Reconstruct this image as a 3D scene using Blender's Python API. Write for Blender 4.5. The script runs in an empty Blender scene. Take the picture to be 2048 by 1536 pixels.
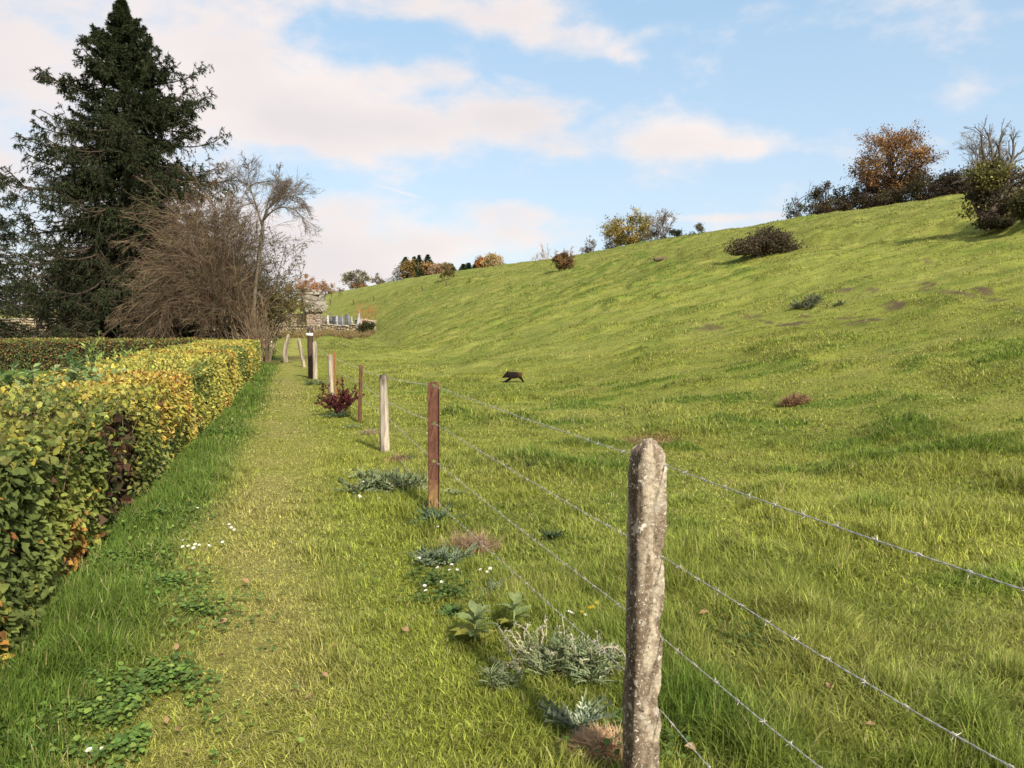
import bpy, math
import numpy as np
from mathutils import Vector
R = math.radians
rng = np.random.default_rng(7)
scene = bpy.context.scene
COL = scene.collection

# ------------------------------------------------------------------ camera
F = 1560.0; PITCH = math.atan(123.0 / F); CAMH = 1.6
cam = bpy.data.cameras.new("camera"); camo = bpy.data.objects.new("camera", cam); COL.objects.link(camo)
camo.location = (0, 0, CAMH); camo.rotation_euler = (R(90) - PITCH, 0, 0)
cam.sensor_width = 36; cam.lens = 36 * F / 2048; cam.clip_start = .05; cam.clip_end = 6000
scene.camera = camo
scene.view_settings.view_transform = 'Standard'; scene.view_settings.look = 'None'
scene.view_settings.exposure = 0.98; scene.view_settings.gamma = 1
SUN_AZ = R(153); SUN_EL = R(38)      # azimuth clockwise from +Y
sl = bpy.data.lights.new("sun", 'SUN'); so = bpy.data.objects.new("sun", sl); COL.objects.link(so)
sl.energy = 3.5; sl.angle = R(4.0); sl.color = (1, .93, .80)
sd = Vector((math.sin(SUN_AZ) * math.cos(SUN_EL), math.cos(SUN_AZ) * math.cos(SUN_EL), math.sin(SUN_EL)))
so.rotation_euler = sd.to_track_quat('Z', 'Y').to_euler(); so.location = (0, 0, 50)

def ray(px, py):
    dx = (px - 1024) / F; dy = (768 - py) / F
    cp, sp = math.cos(PITCH), math.sin(PITCH)
    d = np.array([dx, cp + dy * sp, -sp + dy * cp]); return d
def azel(px, py):
    d = ray(px, py); return math.atan2(d[0], d[1]), math.atan2(d[2], math.hypot(d[0], d[1]))

# ------------------------------------------------------------------ world: physical sky with clouds
W = bpy.data.worlds.new("World"); scene.world = W; W.use_nodes = True
nt = W.node_tree; nt.nodes.clear(); NN = nt.nodes.new; LK = nt.links.new
def M(op, a, b=None, c=None, clamp=False):
    n = NN('ShaderNodeMath'); n.operation = op; n.use_clamp = clamp
    for i, v in enumerate((a, b, c)):
        if v is None: continue
        if isinstance(v, (int, float)): n.inputs[i].default_value = v
        else: LK(v, n.inputs[i])
    return n.outputs[0]
def mixc(f, a, b, mode='MIX'):
    n = NN('ShaderNodeMix'); n.data_type = 'RGBA'; n.blend_type = mode
    for s, v in ((0, f), (6, a), (7, b)):
        if isinstance(v, (int, float)): n.inputs[s].default_value = v
        elif isinstance(v, tuple): n.inputs[s].default_value = (*v, 1)
        else: LK(v, n.inputs[s])
    return n.outputs[2]
sky = NN('ShaderNodeTexSky'); sky.sky_type = 'NISHITA'; sky.sun_disc = False
sky.sun_elevation = SUN_EL; sky.sun_rotation = SUN_AZ; sky.air_density = 1.0; sky.dust_density = .6; sky.ozone_density = 1.5
tc = NN('ShaderNodeTexCoord'); sp_ = NN('ShaderNodeSeparateXYZ'); LK(tc.outputs['Generated'], sp_.inputs[0])
AZ = M('ARCTAN2', sp_.outputs[0], sp_.outputs[1]); EL = M('ARCSINE', sp_.outputs[2])
comb = NN('ShaderNodeCombineXYZ'); LK(M('MULTIPLY', AZ, 1.0), comb.inputs[0]); LK(M('MULTIPLY', EL, 1.9), comb.inputs[1])
def noise(vec, scale, detail, rough=.55, dist=0.0):
    n = NN('ShaderNodeTexNoise'); n.inputs['Scale'].default_value = scale; n.inputs['Detail'].default_value = detail
    n.inputs['Roughness'].default_value = rough; n.inputs['Distortion'].default_value = dist
    LK(vec, n.inputs['Vector']); return n.outputs['Fac']
N1 = noise(comb.outputs[0], 7.0, 9, .55, .15); N2 = noise(comb.outputs[0], 3.0, 5, .5, .3); N3 = noise(comb.outputs[0], 22, 6, .6)
blobs = [(120, 50, 320, 115, 1.0), (-60, 300, 190, 230, .8), (450, 90, 120, 70, .8), (520, 200, 150, 60, .85), (760, 150, 95, 34, .85),
         (600, 255, 270, 55, 1.1), (860, 250, 220, 46, 1.0), (1060, 225, 130, 34, .9), (1130, 85, 95, 30, .95), (760, 5, 330, 40, .8),
         (1030, 20, 130, 45, .7), (1240, 112, 32, 16, .6), (1290, 65, 36, 14, .5), (1300, 285, 170, 32, 1.0), (1500, 300, 170, 26, .7),
         (690, 420, 110, 34, .95), (620, 520, 260, 62, 1.25), (830, 480, 190, 42, .9), (1040, 425, 120, 24, .8), (1150, 470, 230, 22, .5), (1390, 437, 200, 8, .65),
         (910, 145, 60, 22, .5), (300, 420, 160, 120, .9)]
tot = None
for (bx, by, sx, sy, am) in blobs:
    a0, e0 = azel(bx, by)
    u = M('MULTIPLY', M('SUBTRACT', AZ, a0), F / sx); v = M('MULTIPLY', M('SUBTRACT', EL, e0), F / sy)
    g = M('MULTIPLY', M('EXPONENT', M('MULTIPLY', M('ADD', M('MULTIPLY', u, u), M('MULTIPLY', v, v)), -1.0)), am)
    tot = g if tot is None else M('ADD', tot, g)
back = M('MULTIPLY', M('SUBTRACT', M('ABSOLUTE', AZ), .75, clamp=True), .9)   # clouds out of the photograph's view
cov = M('ADD', tot, back)
dens = M('ADD', cov, M('MULTIPLY', M('SUBTRACT', N1, .5), 3.5))
dens = M('ADD', dens, M('MULTIPLY', M('SUBTRACT', N3, .5), .8))
mr = NN('ShaderNodeMapRange'); mr.interpolation_type = 'SMOOTHSTEP'; LK(dens, mr.inputs[0]); mr.inputs[1].default_value = .02; mr.inputs[2].default_value = 1.25
alpha = M('MULTIPLY', mr.outputs[0], .93)
# contrail
a0, e0 = azel(795, 382); du = M('SUBTRACT', AZ, a0); dv = M('SUBTRACT', EL, e0)
al = M('SUBTRACT', M('MULTIPLY', du, .965), M('MULTIPLY', dv, .26)); ac = M('ADD', M('MULTIPLY', du, .26), M('MULTIPLY', dv, .965))
al = M('MULTIPLY', al, F / 45); ac = M('MULTIPLY', ac, F / 3.5)
ctr = M('MULTIPLY', M('EXPONENT', M('MULTIPLY', M('ADD', M('POWER', M('ABSOLUTE', al), 4.0), M('MULTIPLY', ac, ac)), -1.0)), .45)
alpha = M('MAXIMUM', alpha, ctr)
mr2 = NN('ShaderNodeMapRange'); LK(M('ADD', M('ADD', M('MULTIPLY', cov, .30), M('MULTIPLY', N2, 1.3)), M('MULTIPLY', N1, .5)), mr2.inputs[0])
mr2.inputs[1].default_value = .85; mr2.inputs[2].default_value = 1.45
SKYK = .102
ccol = mixc(mr2.outputs[0], (5.35, 4.75, 4.45), (4.25, 3.90, 3.88))
skyt = mixc(1.0, sky.outputs[0], (1.02, .95, .90), 'MULTIPLY')
# thin high veil lifts the blue to the pale tone of a hazy autumn sky
mr3 = NN('ShaderNodeMapRange'); LK(EL, mr3.inputs[0]); mr3.inputs[1].default_value = 0.02; mr3.inputs[2].default_value = .55
mr3.inputs[3].default_value = .80; mr3.inputs[4].default_value = .50
mr4 = NN('ShaderNodeMapRange'); LK(EL, mr4.inputs[0]); mr4.inputs[1].default_value = 0.03; mr4.inputs[2].default_value = .42
veil = mixc(mr3.outputs[0], skyt, mixc(mr4.outputs[0], (3.25, 3.80, 4.40), (2.35, 3.65, 4.80)))
fin = mixc(alpha, veil, ccol)
bg = NN('ShaderNodeBackground'); LK(fin, bg.inputs[0]); bg.inputs[1].default_value = SKYK
out = NN('ShaderNodeOutputWorld'); LK(bg.outputs[0], out.inputs[0])

# ------------------------------------------------------------------ numpy helpers
def _h(ix, iy, s):
    n = (ix.astype(np.int64) * 374761393 + iy.astype(np.int64) * 668265263 + s * 974634777) & 0xffffffff
    n = ((n ^ (n >> 13)) * 1274126177) & 0xffffffff
    return ((n ^ (n >> 16)) & 0xffff) / 65535.0
def vnoise(x, y, s=0):
    ix = np.floor(x); iy = np.floor(y); fx = x - ix; fy = y - iy
    fx = fx * fx * (3 - 2 * fx); fy = fy * fy * (3 - 2 * fy)
    a = _h(ix, iy, s); b = _h(ix + 1, iy, s); c = _h(ix, iy + 1, s); d = _h(ix + 1, iy + 1, s)
    return (a + (b - a) * fx) * (1 - fy) + (c + (d - c) * fx) * fy
def fbm(x, y, s=0, o=3):
    v = 0; a = .5; t = 0
    for i in range(o):
        v = v + a * vnoise(x * 2 ** i + 17.3 * i, y * 2 ** i - 9.1 * i, s + i); t += a; a *= .5
    return v / t
def sstep(a, b, x):
    t = np.clip((x - a) / (b - a), 0, 1); return t * t * (3 - 2 * t)
def unit(v): return v / np.maximum(np.linalg.norm(v, axis=-1, keepdims=True), 1e-9)
def rdir(n): return unit(rng.normal(size=(n, 3)))

# ------------------------------------------------------------------ terrain height field
SKYL = [(-900, 625), (0, 620), (500, 612), (600, 600), (650, 590), (760, 568), (850, 552), (980, 535), (1100, 520), (1200, 504), (1300, 486), (1400, 469),
        (1500, 456), (1600, 438), (1700, 425), (1800, 411), (1920, 396), (2048, 380), (2600, 330)]
_a = [azel(*p) for p in SKYL]
A_az = np.array([p[0] for p in _a]); A_E = np.tan([p[1] for p in _a])
px2az = lambda px: azel(px, 600)[0]
D_az = np.array([px2az(p) for p in (-900, 500, 650, 850, 1100, 1300, 1500, 1800, 2048, 2600)])
D_v = np.array([300, 290, 260, 235, 165, 140, 120, 105, 92, 80.])
_th = np.linspace(-math.pi, math.pi, 721)
_E = np.interp(_th, A_az, A_E); _E = np.where(_th > A_az[-1], _E * np.clip(1 - (_th - A_az[-1]) / 1.2, 0.0, 1), _E)
_D = np.interp(_th, D_az, D_v); _pf = np.sin(_th) * .965 + np.cos(_th) * .2625; _R0 = np.where(_pf > 0, np.minimum(5.5 / np.maximum(_pf, .02), 118 + 0 * _pf), 118); _R0 = np.convolve(np.pad(_R0, 6, mode='wrap'), np.ones(13) / 13, 'valid')
def gprof(t): return np.where(t <= 0, 0, np.sin(np.pi / 2 * np.clip(t, 0, 1.3))) ** 1.38
_t = np.linspace(.02, 1.3, 300)[None, :]
_rr = _R0[:, None] + _t * (_D - _R0)[:, None]
lo = np.zeros(721); hi = np.full(721, 120.)
for _ in range(40):
    mid = (lo + hi) / 2; mx = ((mid[:, None] * gprof(_t) - CAMH) / _rr).max(1)
    hi = np.where(mx > _E, mid, hi); lo = np.where(mx > _E, lo, mid)
_Hh = lo
def H0(x, y):
    th = np.arctan2(x, y); r = np.hypot(x, y)
    d = np.interp(th, _th, _D); r0 = np.interp(th, _th, _R0); h = np.interp(th, _th, _Hh)
    return h * gprof((r - r0) / (d - r0))
LYN = []
TUS = .0
def tuf_(x, y): return sstep(.60, .74, fbm(x * 1.0, y * 1.9, 131, 2)) * sstep(.3, .6, vnoise(x * .13, y * .13, 133))
def bumps(x, y):
    q = x + .272 * y; r = np.hypot(x, y)
    m = sstep(1.3, 3.0, q)
    lane = sstep(-1.3, -.5, q) * (1 - sstep(.2, 1.0, q))
    ridge = 1 - np.abs(2 * fbm(x * .42, y * .75, 11, 3) - 1)
    tus = sstep(.52, .8, vnoise(x * .8, y * 1.0, 31)) * (.4 + vnoise(x * .23, y * .23, 33)) * (1 + .7 * sstep(20, 60, r))
    return m * ((fbm(x * .14, y * .14, 3, 2) - .5) * .35 * sstep(6, 30, r) + (fbm(x * .9, y * 1.1, 5, 3) - .5) * (.13 + .02 * sstep(20, 60, r)) + tus * .10
                + (ridge - .8) * .06 + tuf_(x, y) * (.03 + .07 * sstep(10, 35, r))) + (fbm(x * 2.3, y * 2.3, 8, 2) - .5) * (.05 - .035 * lane)
def HT(x, y):
    x = np.asarray(x, float); y = np.asarray(y, float)
    h = H0(x, y) + bumps(x, y)
    th = np.arctan2(x, y); r = np.hypot(x, y)
    for (la, lr, hh) in LYN:
        rl = np.interp(th, la, lr); win = sstep(la[0], la[0] + .03, th) * (1 - sstep(la[-1] - .03, la[-1], th))
        h = h + win * hh * sstep(-.3, 1.6, r - rl + fbm(x * .3, y * .3, 41, 2) * .8) * np.exp(-np.maximum(r - rl, 0) / 9.)
    return h
_rm = np.geomspace(1.0, 420, 5000)
def hit(px, py):
    d = ray(px, py); hd = math.hypot(d[0], d[1]); x = d[0] / hd * _rm; y = d[1] / hd * _rm; z = CAMH + d[2] / hd * _rm
    b = np.nonzero(z < HT(x, y))[0]
    if len(b) == 0: return None
    i = b[0]; return np.array([x[i], y[i], float(HT(x[i], y[i]))])
def polar(px, r):
    a = px2az(px); x = math.sin(a) * r; y = math.cos(a) * r; return np.array([x, y, float(HT(x, y))])
def lyn(pts, hh):
    P = [(p, hit(*p)) for p in pts]; P = [(px2az(p[0]), math.hypot(q[0], q[1])) for p, q in P if q is not None]
    LYN.append((np.array([p[0] for p in P]), np.array([p[1] for p in P]), hh))
lyn([(1180, 548), (1320, 524), (1470, 515), (1600, 492), (1750, 478), (1900, 464), (2048, 460), (2200, 455)], .42)
lyn([(655, 622), (700, 612), (760, 600), (850, 580), (945, 566), (990, 562)], .5)

# ------------------------------------------------------------------ geometry accumulator
class Geo:
    def __init__(s): s.v = []; s.f = []; s.c = []; s.u = []; s.n = 0
    def add(s, V, Fc, C=(1, 1, 1), U=None):
        V = np.asarray(V, float).reshape(-1, 3); Fc = np.asarray(Fc, np.int64)
        s.v.append(V); s.f.append(Fc + s.n); s.n += len(V)
        C = np.asarray(C, float); s.c.append(np.broadcast_to(C, (len(V), 3)) if C.ndim == 1 else C)
        s.u.append(np.zeros((len(V), 2)) if U is None else U)
    def build(s, name, mat, parent=None, smooth=False):
        V = np.concatenate(s.v); C = np.concatenate(s.c); U = np.concatenate(s.u)
        if parent is not None: V = V - np.array(parent.location)
        li = np.concatenate([f.ravel() for f in s.f]); lt = np.concatenate([np.full(len(f), f.shape[1]) for f in s.f])
        me = bpy.data.meshes.new(name); me.vertices.add(len(V)); me.vertices.foreach_set('co', V.astype(np.float32).ravel())
        me.loops.add(len(li)); me.loops.foreach_set('vertex_index', li.astype(np.int32))
        me.polygons.add(len(lt)); ls = np.concatenate([[0], np.cumsum(lt)[:-1]])
        me.polygons.foreach_set('loop_start', ls.astype(np.int32)); me.polygons.foreach_set('loop_total', lt.astype(np.int32))
        if smooth: me.polygons.foreach_set('use_smooth', np.ones(len(lt), bool))
        a = me.attributes.new('Col', 'FLOAT_COLOR', 'POINT'); a.data.foreach_set('color', np.c_[C, np.ones(len(C))].astype(np.float32).ravel())
        if U.any():
            b = me.attributes.new('LUV', 'FLOAT2', 'POINT'); b.data.foreach_set('vector', U.astype(np.float32).ravel())
        me.update(calc_edges=True); me.materials.append(mat)
        o = bpy.data.objects.new(name, me); COL.objects.link(o)
        if parent is not None: o.parent = parent
        return o

def tag(o, label=None, cat=None, group=None, kind=None):
    if label: o['label'] = label
    if cat: o['category'] = cat
    if group: o['group'] = group
    if kind: o['kind'] = kind
    return o
def thing(name, label, cat, loc, group=None):
    o = bpy.data.objects.new(name, None); COL.objects.link(o); o.location = [float(t) for t in loc]; o.empty_display_size = .2
    return tag(o, label, cat, group)

def tubes(g, P, Rr, sides=3, col=(1, 1, 1), cap=False):
    P = np.asarray(P, float); Rr = np.asarray(Rr, float); Mn, K, _ = P.shape
    ax = unit(P[:, -1] - P[:, 0]); ref = np.where(np.abs(ax[:, 2:3]) > .9, np.array([[1., 0, 0]]), np.array([[0., 0, 1]]))
    a = unit(np.cross(ax, ref)); b = np.cross(ax, a)
    T = np.empty_like(P); T[:, 1:-1] = P[:, 2:] - P[:, :-2]; T[:, 0] = P[:, 1] - P[:, 0]; T[:, -1] = P[:, -1] - P[:, -2]; T = unit(T)
    A = unit(a[:, None] - T * (a[:, None] * T).sum(-1, keepdims=True)); B = np.cross(T, A)
    an = np.arange(sides) * 2 * np.pi / sides
    V = P[:, :, None] + Rr[:, :, None, None] * (np.cos(an)[None, None, :, None] * A[:, :, None] + np.sin(an)[None, None, :, None] * B[:, :, None])
    j = np.arange(K - 1)[:, None] * sides; i = np.arange(sides)[None]; i2 = (i + 1) % sides
    f = np.stack([j + i, j + i2, j + sides + i2, j + sides + i], -1).reshape(-1, 4)
    Fc = (f[None] + (np.arange(Mn) * K * sides)[:, None, None]).reshape(-1, 4)
    C = np.asarray(col, float)
    if C.ndim == 2: C = np.repeat(C, K * sides, 0)
    g.add(V.reshape(-1, 3), Fc, C)
    if cap:
        e = (np.arange(sides)[None] + (np.arange(Mn) * K * sides + (K - 1) * sides)[:, None]) + g.n - Mn * K * sides
        g.f.append(e)
def grow(P, Rr, n, lf, ang, up=0., K=5, wig=.15, t0=.3, t1=1., rf=.6, grav=0., lmin=0., flat=0.):
    Mn, Kp, _ = P.shape; idx = np.repeat(np.arange(Mn), n); m = len(idx)
    t = rng.uniform(t0, t1, m); tt = t * (Kp - 1) * .9999; i = tt.astype(int); fr = (tt - i)[:, None]
    base = P[idx, i] * (1 - fr) + P[idx, i + 1] * fr; rad = Rr[idx, i] * (1 - fr[:, 0]) + Rr[idx, i + 1] * fr[:, 0]
    tan = unit(P[idx, i + 1] - P[idx, i]); pl = np.linalg.norm(np.diff(P, axis=1), axis=-1).sum(1)[idx]
    rp = rdir(m); rp[:, 2] *= (1 - flat); perp = unit(rp - tan * (rp * tan).sum(-1, keepdims=True))
    an = rng.normal(ang, ang * .25, m)[:, None]; d = np.cos(an) * tan + np.sin(an) * perp; d[:, 2] += up; d = unit(d)
    L = np.maximum(pl * lf * rng.uniform(.55, 1.3, m) * (1.15 - .55 * t), lmin)
    Q = np.empty((m, K, 3)); Q[:, 0] = base; st = (L / (K - 1))[:, None]
    for k in range(1, K):
        d = unit(d + rng.normal(size=(m, 3)) * wig + np.array([0, 0, grav])); Q[:, k] = Q[:, k - 1] + d * st
    r0 = np.minimum(rad * .8, rad * rf + .001); RR = r0[:, None] * np.linspace(1, .45, K)[None]
    return Q, RR
def ptsalong(P, n):
    Mn, K, _ = P.shape; idx = np.repeat(np.arange(Mn), n); tt = rng.uniform(0, 1, len(idx)) * (K - 1) * .9999; i = tt.astype(int); fr = (tt - i)[:, None]
    return P[idx, i] * (1 - fr) + P[idx, i + 1] * fr, unit(P[idx, i + 1] - P[idx, i]), idx

LEAF_V = np.array([[0, 0, 0], [-.30, .18, .05], [0, .2, 0], [.30, .18, .05], [-.5, .45, .09], [0, .48, 0.01], [.5, .45, .09], [-.34, .75, .05], [0, .77, -.02], [.34, .75, .05], [0, 1, -.09]])
LEAF_F4 = np.array([[1, 2, 5, 4], [2, 3, 6, 5], [4, 5, 8, 7], [5, 6, 9, 8]]); LEAF_F3 = np.array([[0, 2, 1], [0, 3, 2], [7, 8, 10], [8, 9, 10]])
SM_V = np.array([[0, 0, 0], [-.45, .45, .08], [0, .5, -.02], [.45, .45, .08], [0, 1, -.06]]); SM_F3 = np.array([[0, 2, 1], [0, 3, 2], [1, 2, 4], [2, 3, 4]])
TR_V = np.array([[-.5, 0, 0], [.5, 0, 0], [0, 1, 0]]); TR_F = np.array([[0, 1, 2]])
QD_V = np.array([[0, 0, 0], [.5, .5, .04], [0, 1, 0], [-.5, .45, .04]]); QD_F = np.array([[0, 1, 2, 3]])
def inst(g, tv, tfs, P, T, N, L, Wd, col, uv=False):
    T = unit(T); X = unit(np.cross(T, N)); Z = np.cross(X, T); k = len(tv); n = len(P)
    V = P[:, None] + tv[None, :, 0:1] * Wd[:, None, None] * X[:, None] + tv[None, :, 1:2] * L[:, None, None] * T[:, None] + tv[None, :, 2:3] * L[:, None, None] * Z[:, None]
    col = np.broadcast_to(np.asarray(col, float), (n, 3)); C = np.repeat(col, k, 0)
    U = np.tile(tv[:, :2] + [.5, 0], (n, 1)) if uv else None
    first = True
    for tf in tfs:
        Fc = (tf[None] + (np.arange(n) * k)[:, None, None]).reshape(-1, tf.shape[1])
        if first: g.add(V.reshape(-1, 3), Fc, C, U); first = False; off = g.n - n * k
        else: g.f.append(Fc + off)
def leaves(g, P, T, N, L, asp, col, kind='leaf'):
    L = np.broadcast_to(np.asarray(L, float), (len(P),)); Wd = L * asp
    if kind == 'leaf': inst(g, LEAF_V, [LEAF_F4, LEAF_F3], P, T, N, L, Wd, col, True)
    elif kind == 'small': inst(g, SM_V, [SM_F3], P, T, N, L, Wd, col)
    elif kind == 'quad': inst(g, QD_V, [QD_F], P, T, N, L, Wd, col)
    else: inst(g, TR_V, [TR_F], P, T, N, L, Wd, col)
def pal(cols, w, n, jit=.18):
    cols = np.array(cols); w = np.array(w, float); c = cols[rng.choice(len(cols), n, p=w / w.sum())]
    return c * (1 + rng.normal(size=(n, 1)) * jit).clip(.5, 1.6) * (1 + rng.normal(size=(n, 3)) * jit * .3)

# ------------------------------------------------------------------ materials
def newmat(name):
    m = bpy.data.materials.new(name); m.use_nodes = True; n = m.node_tree; n.nodes.clear(); return m, n
def mat_foliage(name, rough=.55, trans=.35, spec=.25, veins=False, tint=(1, 1, 1)):
    m, n = newmat(name); nd = n.nodes.new; L = n.links.new
    at = nd('ShaderNodeAttribute'); at.attribute_name = 'Col'
    c = at.outputs['Color']
    no = nd('ShaderNodeTexNoise'); no.inputs['Scale'].default_value = 40 if veins else 9; no.inputs['Detail'].default_value = 3
    tcn = nd('ShaderNodeTexCoord'); L(tcn.outputs['Object'], no.inputs['Vector'])
    mr = nd('ShaderNodeMapRange'); L(no.outputs['Fac'], mr.inputs[0]); mr.inputs[1].default_value = .3; mr.inputs[2].default_value = .7; mr.inputs[3].default_value = .78; mr.inputs[4].default_value = 1.22
    mx = nd('ShaderNodeMix'); mx.data_type = 'RGBA'; mx.blend_type = 'MULTIPLY'; mx.inputs[0].default_value = 1; L(c, mx.inputs[6]); L(mr.outputs[0], mx.inputs[7])
    c = mx.outputs[2]
    p = nd('ShaderNodeBsdfPrincipled'); p.inputs['Roughness'].default_value = rough; p.inputs['Specular IOR Level'].default_value = spec; L(c, p.inputs['Base Color'])
    if veins:
        uv = nd('ShaderNodeAttribute'); uv.attribute_name = 'LUV'; sx = nd('ShaderNodeSeparateXYZ'); L(uv.outputs['Vector'], sx.inputs[0])
        def mm(op, a, b):
            q = nd('ShaderNodeMath'); q.operation = op
            for i, v in enumerate((a, b)):
                if isinstance(v, (int, float)): q.inputs[i].default_value = v
                else: L(v, q.inputs[i])
            return q.outputs[0]
        dx = mm('ABSOLUTE', mm('SUBTRACT', sx.outputs[0], .5), 0)
        wv = mm('SINE', mm('MULTIPLY', mm('SUBTRACT', sx.outputs[1], mm('MULTIPLY', dx, .55)), 62.0), 0)
        bp = nd('ShaderNodeBump'); bp.inputs['Strength'].default_value = .5; bp.inputs['Distance'].default_value = .004; L(wv, bp.inputs['Height']); L(bp.outputs[0], p.inputs['Normal'])
    t = nd('ShaderNodeBsdfTranslucent'); L(c, t.inputs[0]); ms = nd('ShaderNodeMixShader'); ms.inputs[0].default_value = trans
    L(p.outputs[0], ms.inputs[1]); L(t.outputs[0], ms.inputs[2])
    o = nd('ShaderNodeOutputMaterial'); L(ms.outputs[0], o.inputs[0]); return m
def mat_attr(name, rough=.9, scale=20, amp=.4, bump=.3, bdist=.01, stretch=(1, 1, 1), spots=None, detail=6, spec=.2, metal=0.):
    m, n = newmat(name); nd = n.nodes.new; L = n.links.new
    at = nd('ShaderNodeAttribute'); at.attribute_name = 'Col'
    tcn = nd('ShaderNodeTexCoord'); mp = nd('ShaderNodeMapping'); mp.inputs['Scale'].default_value = stretch; L(tcn.outputs['Object'], mp.inputs[0])
    no = nd('ShaderNodeTexNoise'); no.inputs['Scale'].default_value = scale; no.inputs['Detail'].default_value = detail; no.inputs['Roughness'].default_value = .65; L(mp.outputs[0], no.inputs['Vector'])
    mr = nd('ShaderNodeMapRange'); L(no.outputs['Fac'], mr.inputs[0]); mr.inputs[1].default_value = .3; mr.inputs[2].default_value = .7; mr.inputs[3].default_value = 1 - amp; mr.inputs[4].default_value = 1 + amp
    mx = nd('ShaderNodeMix'); mx.data_type = 'RGBA'; mx.blend_type = 'MULTIPLY'; mx.inputs[0].default_value = 1; L(at.outputs['Color'], mx.inputs[6]); L(mr.outputs[0], mx.inputs[7]); c = mx.outputs[2]
    for (sc, th, soft, scol, kind) in (spots or []):
        if kind == 'v':
            v = nd('ShaderNodeTexNoise'); v.inputs['Scale'].default_value = sc; v.inputs['Detail'].default_value = 2.5
        else:
            v = nd('ShaderNodeTexNoise'); v.inputs['Scale'].default_value = sc; v.inputs['Detail'].default_value = 5; v.inputs['Roughness'].default_value = .6
        L(tcn.outputs['Object'], v.inputs['Vector'])
        r2 = nd('ShaderNodeMapRange'); r2.interpolation_type = 'SMOOTHSTEP'; L(v.outputs['Fac'], r2.inputs[0]); r2.inputs[1].default_value = th; r2.inputs[2].default_value = th + soft
        m2 = nd('ShaderNodeMix'); m2.data_type = 'RGBA'; L(r2.outputs[0], m2.inputs[0]); L(c, m2.inputs[6]); m2.inputs[7].default_value = (*scol, 1); c = m2.outputs[2]
    p = nd('ShaderNodeBsdfPrincipled'); p.inputs['Roughness'].default_value = rough; p.inputs['Specular IOR Level'].default_value = spec; p.inputs['Metallic'].default_value = metal; L(c, p.inputs['Base Color'])
    bp = nd('ShaderNodeBump'); bp.inputs['Strength'].default_value = bump; bp.inputs['Distance'].default_value = bdist; L(no.outputs['Fac'], bp.inputs['Height']); L(bp.outputs[0], p.inputs['Normal'])
    o = nd('ShaderNodeOutputMaterial'); L(p.outputs[0], o.inputs[0]); return m
M_GRASS = mat_foliage('grass_blade', .6, .5, .12)
M_LEAF = mat_foliage('hedge_leaf', .6, .30, .14, veins=True)
M_CROWN = mat_foliage('crown_leaf', .7, .3, .1)
M_NEEDLE = mat_foliage('needle', .65, .12, .15)
M_THISTLE = mat_foliage('thistle_leaf', .8, .2, .1)
M_PETAL = mat_foliage('petal', .6, .3, .1)
M_GROUND = mat_attr('ground', .95, 26, .38, .8, .03, spots=None, detail=8, spec=.05)
M_BARK = mat_attr('bark', .9, 25, .35, .4, .01, (1, 1, .25))
M_TWIG = mat_attr('twig', .85, 6, .25, .0)
M_WOOD = mat_attr('weathered_wood', .9, 22, .42, .8, .01, (1, 1, .10))
M_CONC = mat_attr('weathered_concrete', .95, 70, .5, .9, .008, spots=[(17, .60, .05, (.36, .31, .25), 'n'), (48, .655, .02, (.52, .48, .40), 'v'), (110, .62, .03, (.42, .38, .30), 'v'), (14, .68, .05, (.30, .21, .08), 'n'), (45, .64, .04, (.07, .05, .035), 'n')], detail=8)
M_RUST = mat_attr('rusty_steel', .85, 34, .5, .5, .004, (1, 1, .35), spots=[(8, .58, .16, (.20, .11, .045), 'n'), (30, .62, .06, (.06, .03, .022), 'n')])
M_WIRE = mat_attr('galvanised_wire', .45, 60, .3, .0, metal=.35, spec=.5)
M_STONE = mat_attr('rubble_stone', .95, 5, .5, 1., .05, (1, 1, 1.8), detail=7)
M_SLATE = mat_attr('stone_tiles', .9, 4, .5, 1., .04, (1, 1, 3), detail=7)
M_PAINT = mat_attr('painted_plate', .5, 8, .05, .0)
M_SOIL = mat_attr('bare_soil', .95, 18, .5, 1., .05)
M_FUR = mat_attr('boar_fur', .8, 60, .5, .8, .01, (1, 1, 1))

# ------------------------------------------------------------------ ground sheet
DIRT = []   # (x, y, rx, ry, strength, colour)
def qline(x, y): return x + .272 * y
for (px, py, wx, wy) in [(a_[0] + rng.uniform(-1, 1) * a_[2], a_[1] + rng.uniform(-1, 1) * a_[3] * 1.2, a_[2] * rng.uniform(.10, .36), .9 + a_[3] * .12) for a_ in [(1730, 578, 45, 4), (1890, 577, 52, 6), (1975, 580, 25, 4), (1790, 612, 30, 4), (1850, 603, 28, 4), (1690, 640, 55, 5), (1600, 648, 40, 3), (1505, 634, 14, 3),
                         (1440, 653, 32, 3), (1860, 568, 20, 3), (1985, 600, 12, 3), (2046, 620, 10, 5), (1865, 524, 14, 2), (1595, 632, 18, 3), (1530, 643, 18, 2), (1925, 590, 30, 3)] for _k in range(5)]:
    p = hit(px, py); p1 = hit(px, py - wy); p2 = hit(px, py + wy)
    if p is None or p1 is None or p2 is None: continue
    DIRT.append((p[0], p[1], wx * p[1] / F * 1.25, max(.28, .40 * math.hypot(*(p1 - p2)[:2])), (.135, .10, .055)))
for (px, py, rx, ry, c) in [(600, 715, .9, 2.2, (.13, .08, .04)), (552, 725, .6, 1.4, (.14, .09, .04))]:
    p = hit(px, py); DIRT.append((p[0], p[1], rx, ry, c))
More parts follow.
